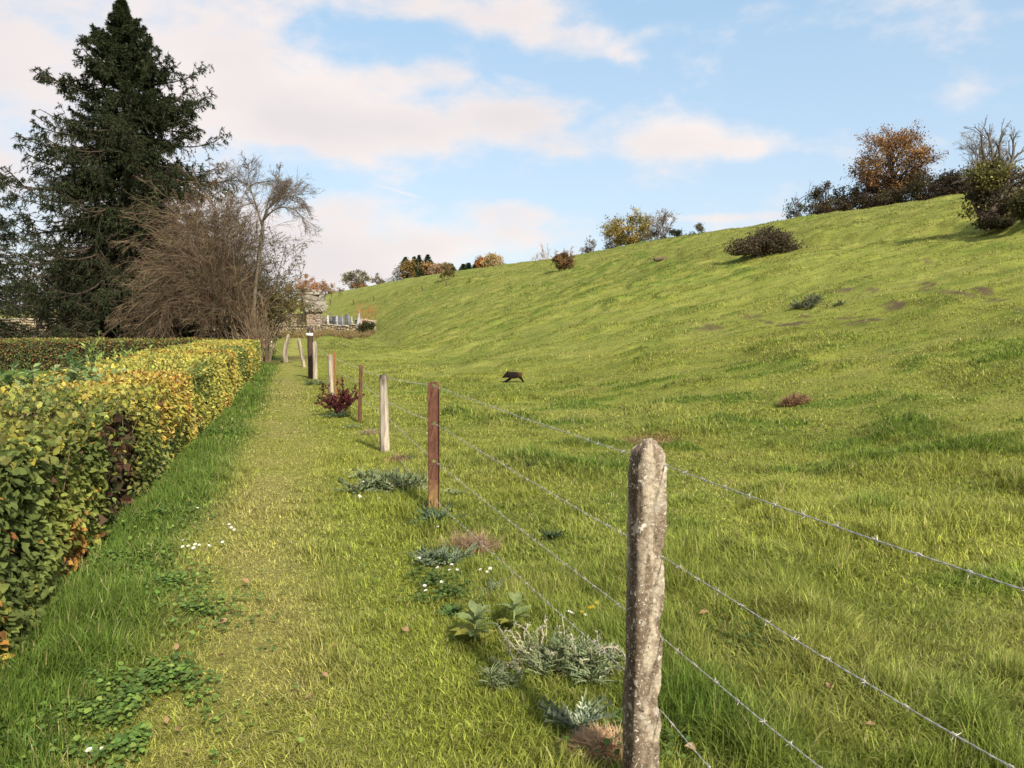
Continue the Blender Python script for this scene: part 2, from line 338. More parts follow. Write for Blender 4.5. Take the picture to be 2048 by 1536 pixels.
def gcol(x, y):
    q = qline(x, y); r = np.hypot(x, y)
    n1 = fbm(x * .35, y * .35, 51, 3); n2 = fbm(x * 1.7, y * 1.7, 57, 3); n3 = fbm(x * .08, y * .08, 61, 2); n4 = fbm(x * .5, y * 1.6, 77, 3)
    gA = np.array([.210, .240, .048]); gB = np.array([.280, .298, .062]); gC = np.array([.35, .335, .100]); gD = np.array([.085, .165, .022])
    def mx(a, b, t): return a + (b - a) * np.clip(t, 0, 1)[..., None]
    c = mx(gA, gB, sstep(.32, .62, n1 * .6 + n3 * .4 + (n2 - .5) * .3))
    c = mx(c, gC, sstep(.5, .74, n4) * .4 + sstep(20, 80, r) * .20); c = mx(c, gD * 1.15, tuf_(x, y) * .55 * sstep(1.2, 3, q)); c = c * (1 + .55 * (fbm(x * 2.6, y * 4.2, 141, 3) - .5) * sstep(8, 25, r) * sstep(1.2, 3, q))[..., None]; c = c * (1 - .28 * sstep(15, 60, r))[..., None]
    c = mx(c, gD, sstep(.56, .72, fbm(x * .9, y * 1.1, 5, 3)) * .30 * sstep(1.2, 3, q) * (1 - .4 * sstep(20, 60, r)))
    wob = (fbm(x * .8, y * .8, 71, 2) - .5) * .5
    path = np.exp(-((q + .30 + wob * .9) / .50) ** 2) * (.75 + .5 * (n1 - .3))
    pc = mx(np.array([.41, .36, .125]), np.array([.30, .305, .068]), sstep(.35, .65, n2 * .5 + n1 * .5))
    c = mx(c, pc, path * .88 * (1 - .30 * sstep(12, 30, r)))
    verge = (1 - sstep(-.95, -.6, q + wob * .6)) * (1 - sstep(34, 44, r))
    c = mx(c, np.array([.105, .175, .034]), verge * .75)
    br = np.exp(-((q - .55) / .45) ** 2) * (1 - path)
    c = mx(c, np.array([.27, .30, .040]), br * .4)
    d = 0; nd_ = fbm(x * 4.0, y * 3.2, 83, 3)
    for (dx, dy, rx, ry, dc) in DIRT:
        e = ((x - dx) / rx) ** 2 + ((y - dy) / ry) ** 2
        t = sstep(1.4, .5, e * .75 + (nd_ - .5) * 5.0)
        c = mx(c, np.array(dc), t * .68); d = np.maximum(d, t)
    return c, path, verge, d
def ground():
    th = np.concatenate([np.linspace(-math.pi, -.83, 70)[:-1], np.linspace(-.83, .83, 1150), np.linspace(.83, math.pi, 70)[1:-1]])
    rr = np.concatenate([np.geomspace(.25, 2, 40)[:-1], np.geomspace(2, 170, 560)[:-1], np.geomspace(170, 3000, 60)])
    TH, RR = np.meshgrid(th, rr); x = np.sin(TH) * RR; y = np.cos(TH) * RR; z = HT(x, y)
    nr, nth = x.shape; V = np.stack([x, y, z], -1).reshape(-1, 3); V = np.vstack([V, [[0, 0, float(HT(0, 0))]]])
    i = np.arange(nr - 1)[:, None] * nth; j = np.arange(nth)[None]; j2 = (j + 1) % nth
    f = np.stack([i + j, i + nth + j, i + nth + j2, i + j2], -1).reshape(-1, 4)
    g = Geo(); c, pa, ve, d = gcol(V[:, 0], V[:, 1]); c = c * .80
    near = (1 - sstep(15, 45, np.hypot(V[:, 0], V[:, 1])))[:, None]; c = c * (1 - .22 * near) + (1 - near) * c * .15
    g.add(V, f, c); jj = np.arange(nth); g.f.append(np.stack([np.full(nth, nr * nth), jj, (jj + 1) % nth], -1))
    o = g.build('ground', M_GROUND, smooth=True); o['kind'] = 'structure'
ground()

# ------------------------------------------------------------------ grass (built at the end, shorter round the small plants)
KEEP = []
def blades(n, r1, r2, seg, hs, ws, th=.72):
    u = rng.uniform(0, 1, n); r = np.sqrt(r1 * r1 + u * (r2 * r2 - r1 * r1)); a = rng.uniform(-th, th, n)
    x = np.sin(a) * r; y = np.cos(a) * r; q = qline(x, y)
    k = (q > -1.7) | (y > 31); k &= ~((q > 5) & (q < 0)); x, y, r, q = x[k], y[k], r[k], q[k]
    # clumping
    k = rng.uniform(0, 1, len(x)) < .45 + .75 * vnoise(x * 9, y * 9, 91); x, y, r, q = x[k], y[k], r[k], q[k]
    c, path, verge, d = gcol(x, y); k = d < .5; x, y, r, q, c, path, verge = x[k], y[k], r[k], q[k], c[k], path[k], verge[k]
    n = len(x); z = HT(x, y)
    tus = sstep(.5, .8, vnoise(x * .8, y * 1.0, 31)); t2 = sstep(.45, .8, fbm(x * 2.2, y * 2.2, 95, 2))
    clump = sstep(.55, .85, vnoise(x * 4.5, y * 4.5, 111)) * (.3 + vnoise(x * .9, y * .9, 113)); hgt = (.036 + .026 * t2 + .036 * clump + .070 * tus * sstep(1.2, 2.5, q)) * (1 - .28 * sstep(6, 16, r)) + .03 * tuf_(x, y)
    hgt = hgt * (1 - .35 * np.clip(path * 1.4, 0, 1))
    lush = np.exp(-((q + 1.20 + .5 * (vnoise(x * 1.1, y * 1.1, 121) - .5)) / .36) ** 2) * (.45 + .7 * vnoise(x * 2.1, y * 1.6, 123)) * (y < 32); hgt = hgt + lush * (.03 + .11 * vnoise(x * 1.3, y * 1.3, 97) ** 1.5)
    ln = np.exp(-((q - 1.48 - .25 * vnoise(x * 2, y * 2, 3)) / .30) ** 2) * np.exp(-((y - 2.7) / 1.2) ** 2) * (.5 + .8 * vnoise(x * 3, y * 3, 17)); hgt = hgt + ln * .13
    ln2 = np.exp(-((q - 1.1) / .25) ** 2) * (y < 24); hgt = hgt + ln2 * .02
    for (kx, ky, kr) in KEEP: e_ = (x - kx) ** 2 + (y - ky) ** 2 < kr * kr; hgt[e_] *= (.25 if kr == .75 else .6)
    hgt = hgt * rng.uniform(.5, 1.35, n) * hs
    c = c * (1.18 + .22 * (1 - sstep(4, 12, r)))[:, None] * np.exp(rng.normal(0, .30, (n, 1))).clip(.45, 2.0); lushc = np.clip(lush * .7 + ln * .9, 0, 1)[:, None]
    c = c * (1 - lushc) + np.array([.135, .215, .034]) * lushc * rng.uniform(.7, 1.5, (n, 1))
    dry = rng.uniform(0, 1, n) < (.07 + .20 * path + .05 * (vnoise(x * .7, y * .7, 99) > .6)) * (1 - lushc[:, 0])
    c[dry] = np.array([.50, .44, .19]) * rng.uniform(.7, 1.25, (dry.sum(), 1))
    dk = rng.uniform(0, 1, n) < .2; c[dk] *= .7
    ang = rng.uniform(0, 2 * np.pi, n); lean = np.clip(rng.normal(.88, .30, n), .1, 1.3) + .25 * path - .35 * clump - .25 * np.clip(ln + lush, 0, 1)
    lean = np.clip(lean, .08, 1.2)
    bd = np.stack([np.cos(ang), np.sin(ang), np.zeros(n)], -1)
    swirl = np.stack([np.cos(6 * vnoise(x * .8, y * .8, 5)), np.sin(6 * vnoise(x * .8, y * .8, 5)), np.zeros(n)], -1); bd = unit(bd + swirl * .45)
    side = np.cross(bd, [0, 0, 1]); yaw = rng.uniform(-.9, .9, n)[:, None]; side = side * np.cos(yaw) + bd * np.sin(yaw)
    w = (.0014 + .0017 * rng.uniform(0, 1, n)) * ws * (1 + .5 * lush); P = np.stack([x, y, z - .006], -1)
    d0 = bd * np.sin(lean * .55)[:, None] + np.array([0, 0, 1]) * np.cos(lean * .55)[:, None]
    d1 = bd * np.sin(lean * 1.5)[:, None] + np.array([0, 0, 1]) * np.cos(lean * 1.5)[:, None]
    hL = hgt[:, None]; wL = w[:, None]
    if seg == 3:
        A = P + d0 * hL * .45; dm = unit(d0 + d1); B = A + dm * hL * .33; T = B + d1 * hL * .35
        V = np.stack([P - side * wL, P + side * wL, A - side * wL * .9, A + side * wL * .9, B - side * wL * .6, B + side * wL * .6, T], 1); k = 7
        f4 = np.array([[0, 1, 3, 2], [2, 3, 5, 4]]); f3 = np.array([[4, 5, 6]]); sh = np.array([.55, .55, .95, .95, 1.05, 1.05, 1.1])
    elif seg == 2:
        A = P + d0 * hL * .55; T = A + d1 * hL * .55
        V = np.stack([P - side * wL, P + side * wL, A - side * wL * .8, A + side * wL * .8, T], 1); k = 5
        f4 = np.array([[0, 1, 3, 2]]); f3 = np.array([[2, 3, 4]]); sh = np.ones(5)
    else:
        T = P + unit(d0 + d1) * hL; V = np.stack([P - side * wL, P + side * wL, T], 1); k = 3; f4 = None; f3 = np.array([[0, 1, 2]])
    C = np.repeat(c, k, 0); g = Geo(); base = (np.arange(n) * k)[:, None, None]
    g.add(V.reshape(-1, 3), (f3[None] + base).reshape(-1, 3), C)
    if f4 is not None: g.f.append((f4[None] + base).reshape(-1, 4))
    return g
def mergebuild(gs, name, mat, label, cat):
    G = Geo()
    for g in gs:
        off = G.n
        for v, c, u in zip(g.v, g.c, g.u): G.v.append(v); G.c.append(c); G.u.append(u)
        for f in g.f: G.f.append(f + off)
        G.n += g.n
    o = G.build(name, mat); tag(o, label, cat, kind='stuff'); return o

# ------------------------------------------------------------------ fence frame of reference
DV = np.array([-.2625, .965, 0]); NV = np.array([.965, .2625, 0])       # along the fence, across it
def SW(s, w): p = DV * s + NV * w; return p
FQ = 1.11
def fp(px, py, q=FQ):
    d = ray(px, py); t = q / (d[0] + .272 * d[1]); return np.array([0, 0, CAMH]) + d * t
def gz(x, y): return float(HT(x, y))

# concrete post
def concrete_post():
    top = fp(1297, 880); bx, by = top[0] - .012, top[1]; b = np.array([bx, by, gz(bx, by)]); Ht = top[2] - b[2]
    t = thing('concrete_fence_post', 'weathered grey-brown concrete post with white lichen in the foreground', 'fence post', b, 'posts of the barbed wire fence')
    nz, na = 190, 72; zz = np.linspace(-.15, 1, nz) ; an = np.arange(na) / na * 2 * np.pi
    Z, A = np.meshgrid(zz, an, indexing='ij'); hw = .049
    c, s = np.cos(A), np.sin(A); pw = 10.0; rad = (np.abs(c) ** pw + np.abs(s) ** pw) ** (-1 / pw)
    X = rad * c * hw * 1.0; Y = rad * s * hw * .95
    topf = 1 - .50 * sstep(.955, 1.0, Z) ** 2 * 1.0 - .10 * sstep(.90, .97, Z)
    n = fbm(A * 3.2 + 5, Z * 26, 3, 4) - .5; n2 = fbm(A * 9, Z * 90, 9, 3) - .5; n3 = fbm(A * 1.3 + 3, Z * 7, 13, 2) - .5
    dr = n * .010 + n2 * .007 + n3 * .009
    # chipped notches on the right front arris and wire holes
    for (hz, ha, sz, sa, dp) in [(.70, 5.55, .016, .22, .018), (.505, 5.5, .025, .3, .020), (.51, 5.1, .016, .12, .012), (.30, 5.6, .02, .25, .022), (.945, 5.5, .01, .15, .006), (.93, 4.95, .006, .06, .022), (.745, 4.9, .006, .06, .022), (.515, 4.95, .006, .06, .022), (.305, 4.95, .006, .06, .022), (.83, 3.3, .05, .2, .008), (.86, 3.9, .06, .1, .010)]:
        dr = dr - dp * np.exp(-((Z - hz) / sz) ** 2 - (((A - ha + np.pi) % (2 * np.pi) - np.pi) / sa) ** 2)
    X = (X + c * dr) * topf; Y = (Y + s * dr) * topf
    zw = Z * Ht - (1 - topf) * .01 + (Z > .93) * (n * .03)
    ca, sa_ = math.cos(-.27), math.sin(-.27); ca, sa_ = math.cos(.27), math.sin(.27)
    lean = -.010
    P = np.stack([b[0] + X * ca - Y * sa_ + .012 * Z + lean * (1 - Z) * 0, b[1] + X * sa_ + Y * ca, b[2] + zw], -1)
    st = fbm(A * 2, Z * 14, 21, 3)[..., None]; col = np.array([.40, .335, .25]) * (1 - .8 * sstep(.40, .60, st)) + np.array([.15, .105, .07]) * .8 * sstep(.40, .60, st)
    leftf = np.exp(-(((A - 3.35 + np.pi) % (2 * np.pi) - np.pi) / .80) ** 4)[..., None]; col = col * (1 - .85 * leftf) + np.array([.075, .05, .032]) * .85 * leftf  # left face painted darker: dark stain and its unlit shade together
    g = Geo(); i = np.arange(nz - 1)[:, None] * na; j = np.arange(na)[None]; j2 = (j + 1) % na
    f = np.stack([i + j, i + j2, i + na + j2, i + na + j], -1).reshape(-1, 4)
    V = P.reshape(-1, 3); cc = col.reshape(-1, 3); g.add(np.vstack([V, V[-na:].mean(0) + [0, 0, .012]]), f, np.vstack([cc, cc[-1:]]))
    jj = np.arange(na); g.f.append(np.stack([(nz - 1) * na + jj, (nz - 1) * na + (jj + 1) % na, np.full(na, nz * na)], -1))
    g.build('shaft', M_CONC, t, smooth=True); return b
CP = concrete_post()

# steel profile posts
def extrude(g, prof, base, h, ax, ay, lean, col, z0=-.1):
    n = len(prof); P0 = base + prof[:, 0:1] * ax + prof[:, 1:2] * ay; up = np.array([lean[0], lean[1], 1.0])
    lv = np.linspace(z0, h, 14); V = np.concatenate([P0 + up * l for l in lv]); C = np.concatenate([np.tile(np.asarray(col(l / h)), (n, 1)) for l in lv])
    i = (np.arange(len(lv) - 1) * n)[:, None]; j = np.arange(n)[None]; f = np.stack([i + j, i + (j + 1) % n, i + n + (j + 1) % n, i + n + j], -1).reshape(-1, 4)
    g.add(V, f, C); g.f.append(np.arange(n)[None] + (len(lv) - 1) * n + g.n - len(V))
def beam_post():
    top = fp(867, 767); b = np.array([top[0] - .004, top[1], gz(top[0], top[1])]); h = top[2] - b[2]
    t = thing('steel_fence_post', 'wide rusty red-brown steel post with three round holes', 'fence post', b, 'posts of the barbed wire fence')
    ax = unit(np.array([.985, .17, 0])); ay = np.array([-ax[1], ax[0], 0]); lean = (.004, 0)
    rc = lambda u: np.array([.235, .145, .06]) + (np.array([.125, .056, .036]) - np.array([.235, .145, .06])) * min(1, max(0, (u - .12) / .16)); W2 = .0445
    g = Geo()
    for sgn in (-1, 1):
        x0 = sgn * W2; pr = np.array([[x0 - .003, -.026], [x0 + .003, -.026], [x0 + .003, .026], [x0 - .003, .026]]); extrude(g, pr, b, h, ax, ay, lean, rc)
    # web with real round holes
    holes = [fp(867, 771)[2] - b[2], fp(867, 846)[2] - b[2], fp(867, 921)[2] - b[2]]; hr = .0145; ex = W2 - .003; us = [-.1]
    cells = []; cur = -.1
    def sub_(a, b_):
        n_ = max(1, int((b_ - a) / .04)); cells.extend([(a + (b_ - a) * i / n_, a + (b_ - a) * (i + 1) / n_, None) for i in range(n_)])
    for hz in sorted(holes): sub_(cur, hz - .03); cells.append((hz - .03, hz + .03, hz)); cur = hz + .03
    sub_(cur, h); nm = 24; an = np.arange(nm) * 2 * np.pi / nm
    def P(u, v, w): return b + ax * u + ay * w + np.array([lean[0] * v, 0, v])
    for (z0, z1, hz) in cells:
        if z1 <= z0 + 1e-4: continue
        col = rc(((z0 + z1) / 2) / h) * .9
        for w in (-.003, .003):
            if hz is None:
                V = [P(-ex, z0, w), P(ex, z0, w), P(ex, z1, w), P(-ex, z1, w)]; g.add(V, [[0, 1, 2, 3]], col)
            else:
                k = 1 / np.maximum(np.abs(np.cos(an)) / ex, np.abs(np.sin(an)) / .03)
                V = [P(hr * math.cos(a), hz + hr * math.sin(a), w) for a in an] + [P(kk * math.cos(a), hz + kk * math.sin(a), w) for a, kk in zip(an, k)]
                # snap to corners
                g.add(V, [[i, (i + 1) % nm, nm + (i + 1) % nm, nm + i] for i in range(nm)], col)
        if hz is not None:
            V = [P(hr * math.cos(a), hz + hr * math.sin(a), w) for w in (-.003, .003) for a in an]; g.add(V, [[i, (i + 1) % nm, nm + (i + 1) % nm, nm + i] for i in range(nm)], col * 1.2)
    V = [P(-ex, h, -.003), P(ex, h, -.003), P(ex, h, .003), P(-ex, h, .003)]; g.add(V, [[0, 1, 2, 3]], rc(1))
    g.build('shaft', M_RUST, t); return b
BP = beam_post()
def thin_post(px, ytop, ybase, wid, label, col, leanx=0.):
    b = hit(px, ybase); r = math.hypot(b[0], b[1]); d = ray(px + leanx * (ybase - ytop), ytop); z = CAMH + d[2] / math.hypot(d[0], d[1]) * r; h = z - b[2]
    t = thing('steel_fence_post', label, 'fence post', b, 'posts of the barbed wire fence')
    w = wid / 2; pr = np.array([[-w, 0], [w, 0], [w, .006], [.004, .006], [.004, .035], [-.004, .035], [-.004, .006], [-w, .006]])
    g = Geo(); extrude(g, pr, b, h, np.array([1., .15, 0]), np.array([-.15, 1., 0]), (leanx * .9, 0), lambda u: np.array(col)); g.build('shaft', M_RUST, t); return b, h
thin_post(719, 730, 845, .058, 'narrow dark rusty steel post right of the red-leaved shrub', (.115, .055, .034), .045)
thin_post(672, 703, 806, .034, 'thin orange rusted steel rod beside a grey wooden stake, behind the red shrub', (.27, .10, .04), -.01)

def stake(base, h, r, lean, name, label, col, seed, tip=.55, group=None, cat='fence post', topcol=None, crook=0., flatx=1.):
    t = thing(name, label, cat, base, group); nz, na = 46, 18
    zz = np.linspace(-.12 / h, 1, nz); an = np.arange(na) / na * 2 * np.pi; Z, A = np.meshgrid(zz, an, indexing='ij')
    rad = r * (1.08 - .18 * Z) * (1 + .30 * (fbm(np.cos(A) * 1.3 + seed, np.sin(A) * 1.3 + Z * 1.1, seed, 3) - .5) + .22 * (vnoise(A * 3.5 + seed, Z * 1.5 + seed, seed + 4) - .5))
    chip = sstep(.86 + .12 * vnoise(A * 2.2 + seed, A * 0, seed + 7), 1.0, Z); rad = rad * (1 - tip * chip)
    wx = lean[0] * Z * h + crook * np.sin(Z * np.pi * 1.3) + .012 * (fbm(Z * 5, Z * 0 + seed, seed, 2) - .5); wy = lean[1] * Z * h
    zt = Z * h * (1 - .05 * chip * vnoise(A * 2.2 + seed, A * 0, seed + 7))
    V = np.stack([base[0] + rad * np.cos(A) * flatx + wx, base[1] + rad * np.sin(A) + wy, base[2] + zt], -1)
    cr = sstep(.55, .75, vnoise(A * 4 + seed, Z * 2.5, seed + 9))[..., None]; C = np.asarray(col) * (1 - .5 * cr)
    if topcol is not None: tt = sstep(.80, .95, Z + (vnoise(A * 3, Z * 9, 3) - .5) * .25)[..., None]; C = C * (1 - tt) + np.asarray(topcol) * tt
    i = np.arange(nz - 1)[:, None] * na; j = np.arange(na)[None]; j2 = (j + 1) % na
    g = Geo(); g.add(V.reshape(-1, 3), np.stack([i + j, i + j2, i + na + j2, i + na + j], -1).reshape(-1, 4), C.reshape(-1, 3)); g.f.append((np.arange(na) + (nz - 1) * na)[None])
    g.build('shaft', M_WOOD, t, smooth=True); return t
def stake_px(pb, pt, wpx, name, label, col, seed, q=None, **k):
    b = hit(*pb); r = math.hypot(b[0], b[1]); d = ray(*pt); hd = math.hypot(d[0], d[1]); top = np.array([d[0] / hd * r, d[1] / hd * r, CAMH + d[2] / hd * r])
    h = top[2] - b[2]; lean = ((top[0] - b[0]) / h, (top[1] - b[1]) / h)
    return stake(b, h, wpx / 2 * r / F * .97, lean, name, label, col, seed, **k), b, top
GY = (.36, .30, .22); GD = (.25, .20, .14)
G1 = 'posts of the barbed wire fence'
_, WP, WPt = stake_px((770, 905), (767, 746), 18, 'wooden_fence_post', 'pale bleached wooden stake with split dark top, left of the wide rusty post', (.42, .36, .28), 3, group=G1, topcol=(.10, .08, .06), tip=.45)
_, W4, _4 = stake_px((664, 806), (660, 706), 12, 'wooden_fence_post', 'grey wooden stake standing behind the red-leaved shrub', GY, 5, group=G1, tip=.6, topcol=(.2, .16, .12))
_, W5, _5 = stake_px((631, 760), (629, 681), 9, 'wooden_fence_post', 'grey wooden post right behind the brown sign post', GY, 7, group=G1)
_, W6, _6 = stake_px((608, 734), (597, 676), 7, 'wooden_fence_post', 'slanting short stake just left of the sign post', GY, 9, group=G1)
_, W7, _7 = stake_px((571, 725), (575, 668), 9, 'wooden_fence_post', 'crooked forked stake in bare soil beyond the hedge end', GY, 11, group=G1, crook=-.05)
_, W8, _8 = stake_px((544, 706), (556, 652), 6, 'wooden_fence_post', 'long leaning stake nearest the end of the yellow hedge', GD, 13, group=G1)
_, W9, _9 = stake_px((564, 675), (568, 644), 4.5, 'wooden_fence_post', 'far leaning stake behind the crooked stake', GD, 15, group=G1)
_, W10, _10 = stake_px((587, 671), (589, 645), 4, 'wooden_fence_post', 'bent grey stake at the left end of the row before the stone wall', GD, 17, group=G1, crook=.06)
for k, (xb, yb, xt, yt, lab) in enumerate([(612, 672, 613, 645, 'straight stake left above the sign post, in the row before the stone wall'),
        (628, 670, 626, 645, 'stake directly above the white sign plate, before the stone wall'), (638, 672, 635, 645, 'stake just right above the white sign plate, before the stone wall'),
        (660, 666, 656, 641, 'slanting stake below the dark gravestones, before the stone wall'), (672, 665, 672, 646, 'short stake at the middle of the row before the stone wall'),
        (685, 672, 683, 645, 'tallest pale stake, below the grey tomb, before the stone wall'), (702, 668, 699, 643, 'dark stake left of the ivy on the stone wall'),
        (720, 667, 719, 650, 'stake among the ivy of the stone wall'), (744, 666, 744, 645, 'dark stake at the right corner of the stone wall')]):
    stake_px((xb, yb), (xt, yt), 3.2, 'wooden_fence_post', lab, GD if k % 3 else (.12, .09, .06), 20 + k, group='stakes along the stone wall')
for k, (xb, yb, yt, lab) in enumerate([(661, 611, 597, 'thin post beside the chapel roof on the lower hill'), (708, 607, 599, 'thin dark post on the hill right above the grey tomb'), (748, 601, 592, 'thin post on the hill above the wall corner'),
        (845, 581, 571, 'dark post on the hillside below the conifers'), (893, 573, 563, 'pale post below the brown hillside bush'), (940, 566, 556, 'forked dark post right of the brown hillside bush')]):
    stake_px((xb, yb), (xb - 1, yt), 2.2, 'wooden_fence_post', lab, (.10, .08, .05), 40 + k, group='posts of the old hillside fence')

# sign post
b = hit(622, 757); r = math.hypot(b[0], b[1]); d = ray(621, 655); zt = CAMH + d[2] / math.hypot(d[0], d[1]) * r; h = zt - b[2]
t = thing('sign_post', 'dark brown post carrying a small white plate beside the lane', 'sign post', b)
g = Geo(); w = 9.5 / 2 * r / F; pr = np.array([[-w, -.05], [w, -.05], [w, .05], [-w, .05]]); extrude(g, pr, b, h, np.array([1., 0, 0]), np.array([0., 1, 0]), (0, 0), lambda u: np.array([.07, .045, .032])); g.build('shaft', M_WOOD, t)
zs = CAMH + ray(621, 669)[2] / math.hypot(*ray(621, 669)[:2]) * r; m = r / F
def box(g, c, s, col):
    c = np.array(c); s = np.array(s) / 2; V = [c + s * np.array([i, j, k]) for k in (-1, 1) for j in (-1, 1) for i in (-1, 1)]
    g.add(V, [[0, 2, 3, 1], [4, 5, 7, 6], [0, 1, 5, 4], [2, 6, 7, 3], [0, 4, 6, 2], [1, 3, 7, 5]], col)
g = Geo(); box(g, (b[0] - .0, b[1] - .058, zs), (13 * m, .012, 5.6 * m), (.80, .78, .74)); pl = g.build('plate', M_PAINT, t)
g = Geo(); yy = b[1] - .066
g.add([(b[0] - 5.2 * m, yy, zs), (b[0] - 4.0 * m, yy, zs + 1.3 * m), (b[0] - 3.6 * m, yy, zs + .6 * m), (b[0] - 3.6 * m, yy, zs - 1 * m), (b[0] - 4.6 * m, yy, zs - .7 * m)], [[4, 3, 2, 1, 0]], (.03, .03, .03))
g.build('arrow', M_PAINT, pl); g = Geo()
for kx in (-2.2, -1.3): box(g, (b[0] + kx * m, yy, zs), (.5 * m, .003, 1.2 * m), (.3, .3, .3))
g.build('digits', M_PAINT, pl); g = Geo()
box(g, (b[0] + 2.6 * m, yy, zs), (3.6 * m, .003, 1.1 * m), (.05, .05, .05)); box(g, (b[0] + 2.2 * m, yy, zs + .1 * m), (2.4 * m, .0036, 1.7 * m), (.14, .14, .14))
g.build('lettering', M_PAINT, pl)
g = Geo(); box(g, (b[0], b[1] - .053, zs + 5 * m), (1 * m, .006, 2 * m), (.6, .57, .5)); g.build('marker_tag', M_PAINT, t)

# barbed wires
def wire(pts, label, twist=True, rs=.0012, z_end=None):
    P = [pts[0]]
    for a, b_ in zip(pts[:-1], pts[1:]):
        L = np.linalg.norm(b_ - a); n = max(3, int(L / .25)); sag = .004 * L
        for i in range(1, n + 1): u = i / n; p = a + (b_ - a) * u; p = p - np.array([0, 0, 4 * sag * u * (1 - u)]) * .5; P.append(p)
    P = np.array(P); dist = np.concatenate([[0], np.cumsum(np.linalg.norm(np.diff(P, axis=0), axis=1))])
    g = Geo(); n = int(dist[-1] / .02); ss = np.linspace(0, dist[-1], n); C = np.stack([np.interp(ss, dist, P[:, k]) for k in range(3)], -1)
    C[:, 2] += .004 * (fbm(ss * 3, ss * 0 + len(label), 3, 2) - .5) * 2; C[:, 0] += .004 * (fbm(ss * 2.5, ss * 0 + 9, 5, 2) - .5)
    T = unit(np.gradient(C, axis=0)); S = unit(np.cross(T, [0, 0, 1])); U = np.cross(S, T)
    for ph in (0, np.pi):
        a = ss / .055 * 2 * np.pi + ph; Q = C + (S * np.cos(a)[:, None] + U * np.sin(a)[:, None]) * .0013
        tubes(g, Q[None], np.full((1, n), rs), 5, (.42, .40, .36))
    # barbs
    for s0 in np.arange(.06, dist[-1] - .05, .115):
        c = np.array([np.interp(s0, ss, C[:, k]) for k in range(3)]); i = min(int(s0 / dist[-1] * n), n - 1); tt, sd_, uu = T[i], S[i], U[i]
        a = np.linspace(0, 4 * np.pi, 14); coil = c + tt * (a / (4 * np.pi) - .5)[:, None] * .010 + (sd_ * np.cos(a)[:, None] + uu * np.sin(a)[:, None]) * .0032
        tubes(g, coil[None], np.full((1, 14), .0009), 4, (.42, .40, .36))
        for q in range(4):
            an = rng.uniform(0, 6.28); dd = unit(sd_ * math.cos(an) + uu * math.sin(an) + tt * rng.normal(0, .35)); e = c + tt * rng.normal(0, .004)
            tubes(g, np.array([[e, e + dd * .006, e + dd * .012]]), np.array([[.0009, .0008, .0003]]), 4, (.52, .50, .46))
    o = g.build('barbed_wire', M_WIRE, smooth=True); tag(o, label, 'barbed wire', 'barbed wires of the fence'); return o
def ext(a, b_, y): u = (y - a[1]) / (b_[1] - a[1]); return a + (b_ - a) * u
WR = [('topmost barbed wire of the fence', [(1318, 927), (1262, 908), (867, 771), (768, 754), (722, 738), (630, 693)], (1330, 930), (2048, 1180)),
      ('second barbed wire from the top of the fence', [(1310, 1102), (1262, 1078), (867, 845), (768, 800), (722, 767), (630, 714)], (1320, 1112), (2020, 1536)),
      ('third barbed wire from the top of the fence', [(1312, 1268), (1258, 1226), (867, 920), (768, 828), (722, 797), (630, 734)], (1325, 1276), (1640, 1536)),
      ('lowest barbed wire of the fence, nearest the grass', [(1304, 1420), (1254, 1346), (878, 1008), (768, 882), (722, 822), (630, 748)], (1320, 1420), (1420, 1536))]
SP5 = None
for lab, L, ra, rb in WR:
    pts = [fp(*p, q=FQ + (.035 if i_ < 2 else 0)) for i_, p in enumerate(L)][::-1]; A = fp(*ra, q=FQ + .035); B = fp(*rb, q=FQ + .035); E = ext(A, B, -1.2) if B[1] < A[1] - .05 else A
    wire(pts + [A, B, E], lab)
for yy_, lab in ((0, 'thin plain wire linking the far leaning stakes, upper'), (1, 'thin plain wire linking the far leaning stakes, lower')):
    bs = [W5, W6, W7, W8, W9, W10]; hs = [1.05, 1.0, 1.0, 1.05, 1.1, 1.1]
    P = [p + np.array([0.02, 0, hh - .38 * yy_]) for p, hh in zip(bs, hs)]; g = Geo(); tubes(g, np.array([P]), np.full((1, len(P)), .004), 4, (.45, .43, .38)); tag(g.build('fence_wire', M_WIRE), lab, 'wire', 'plain wires beyond the sign post')

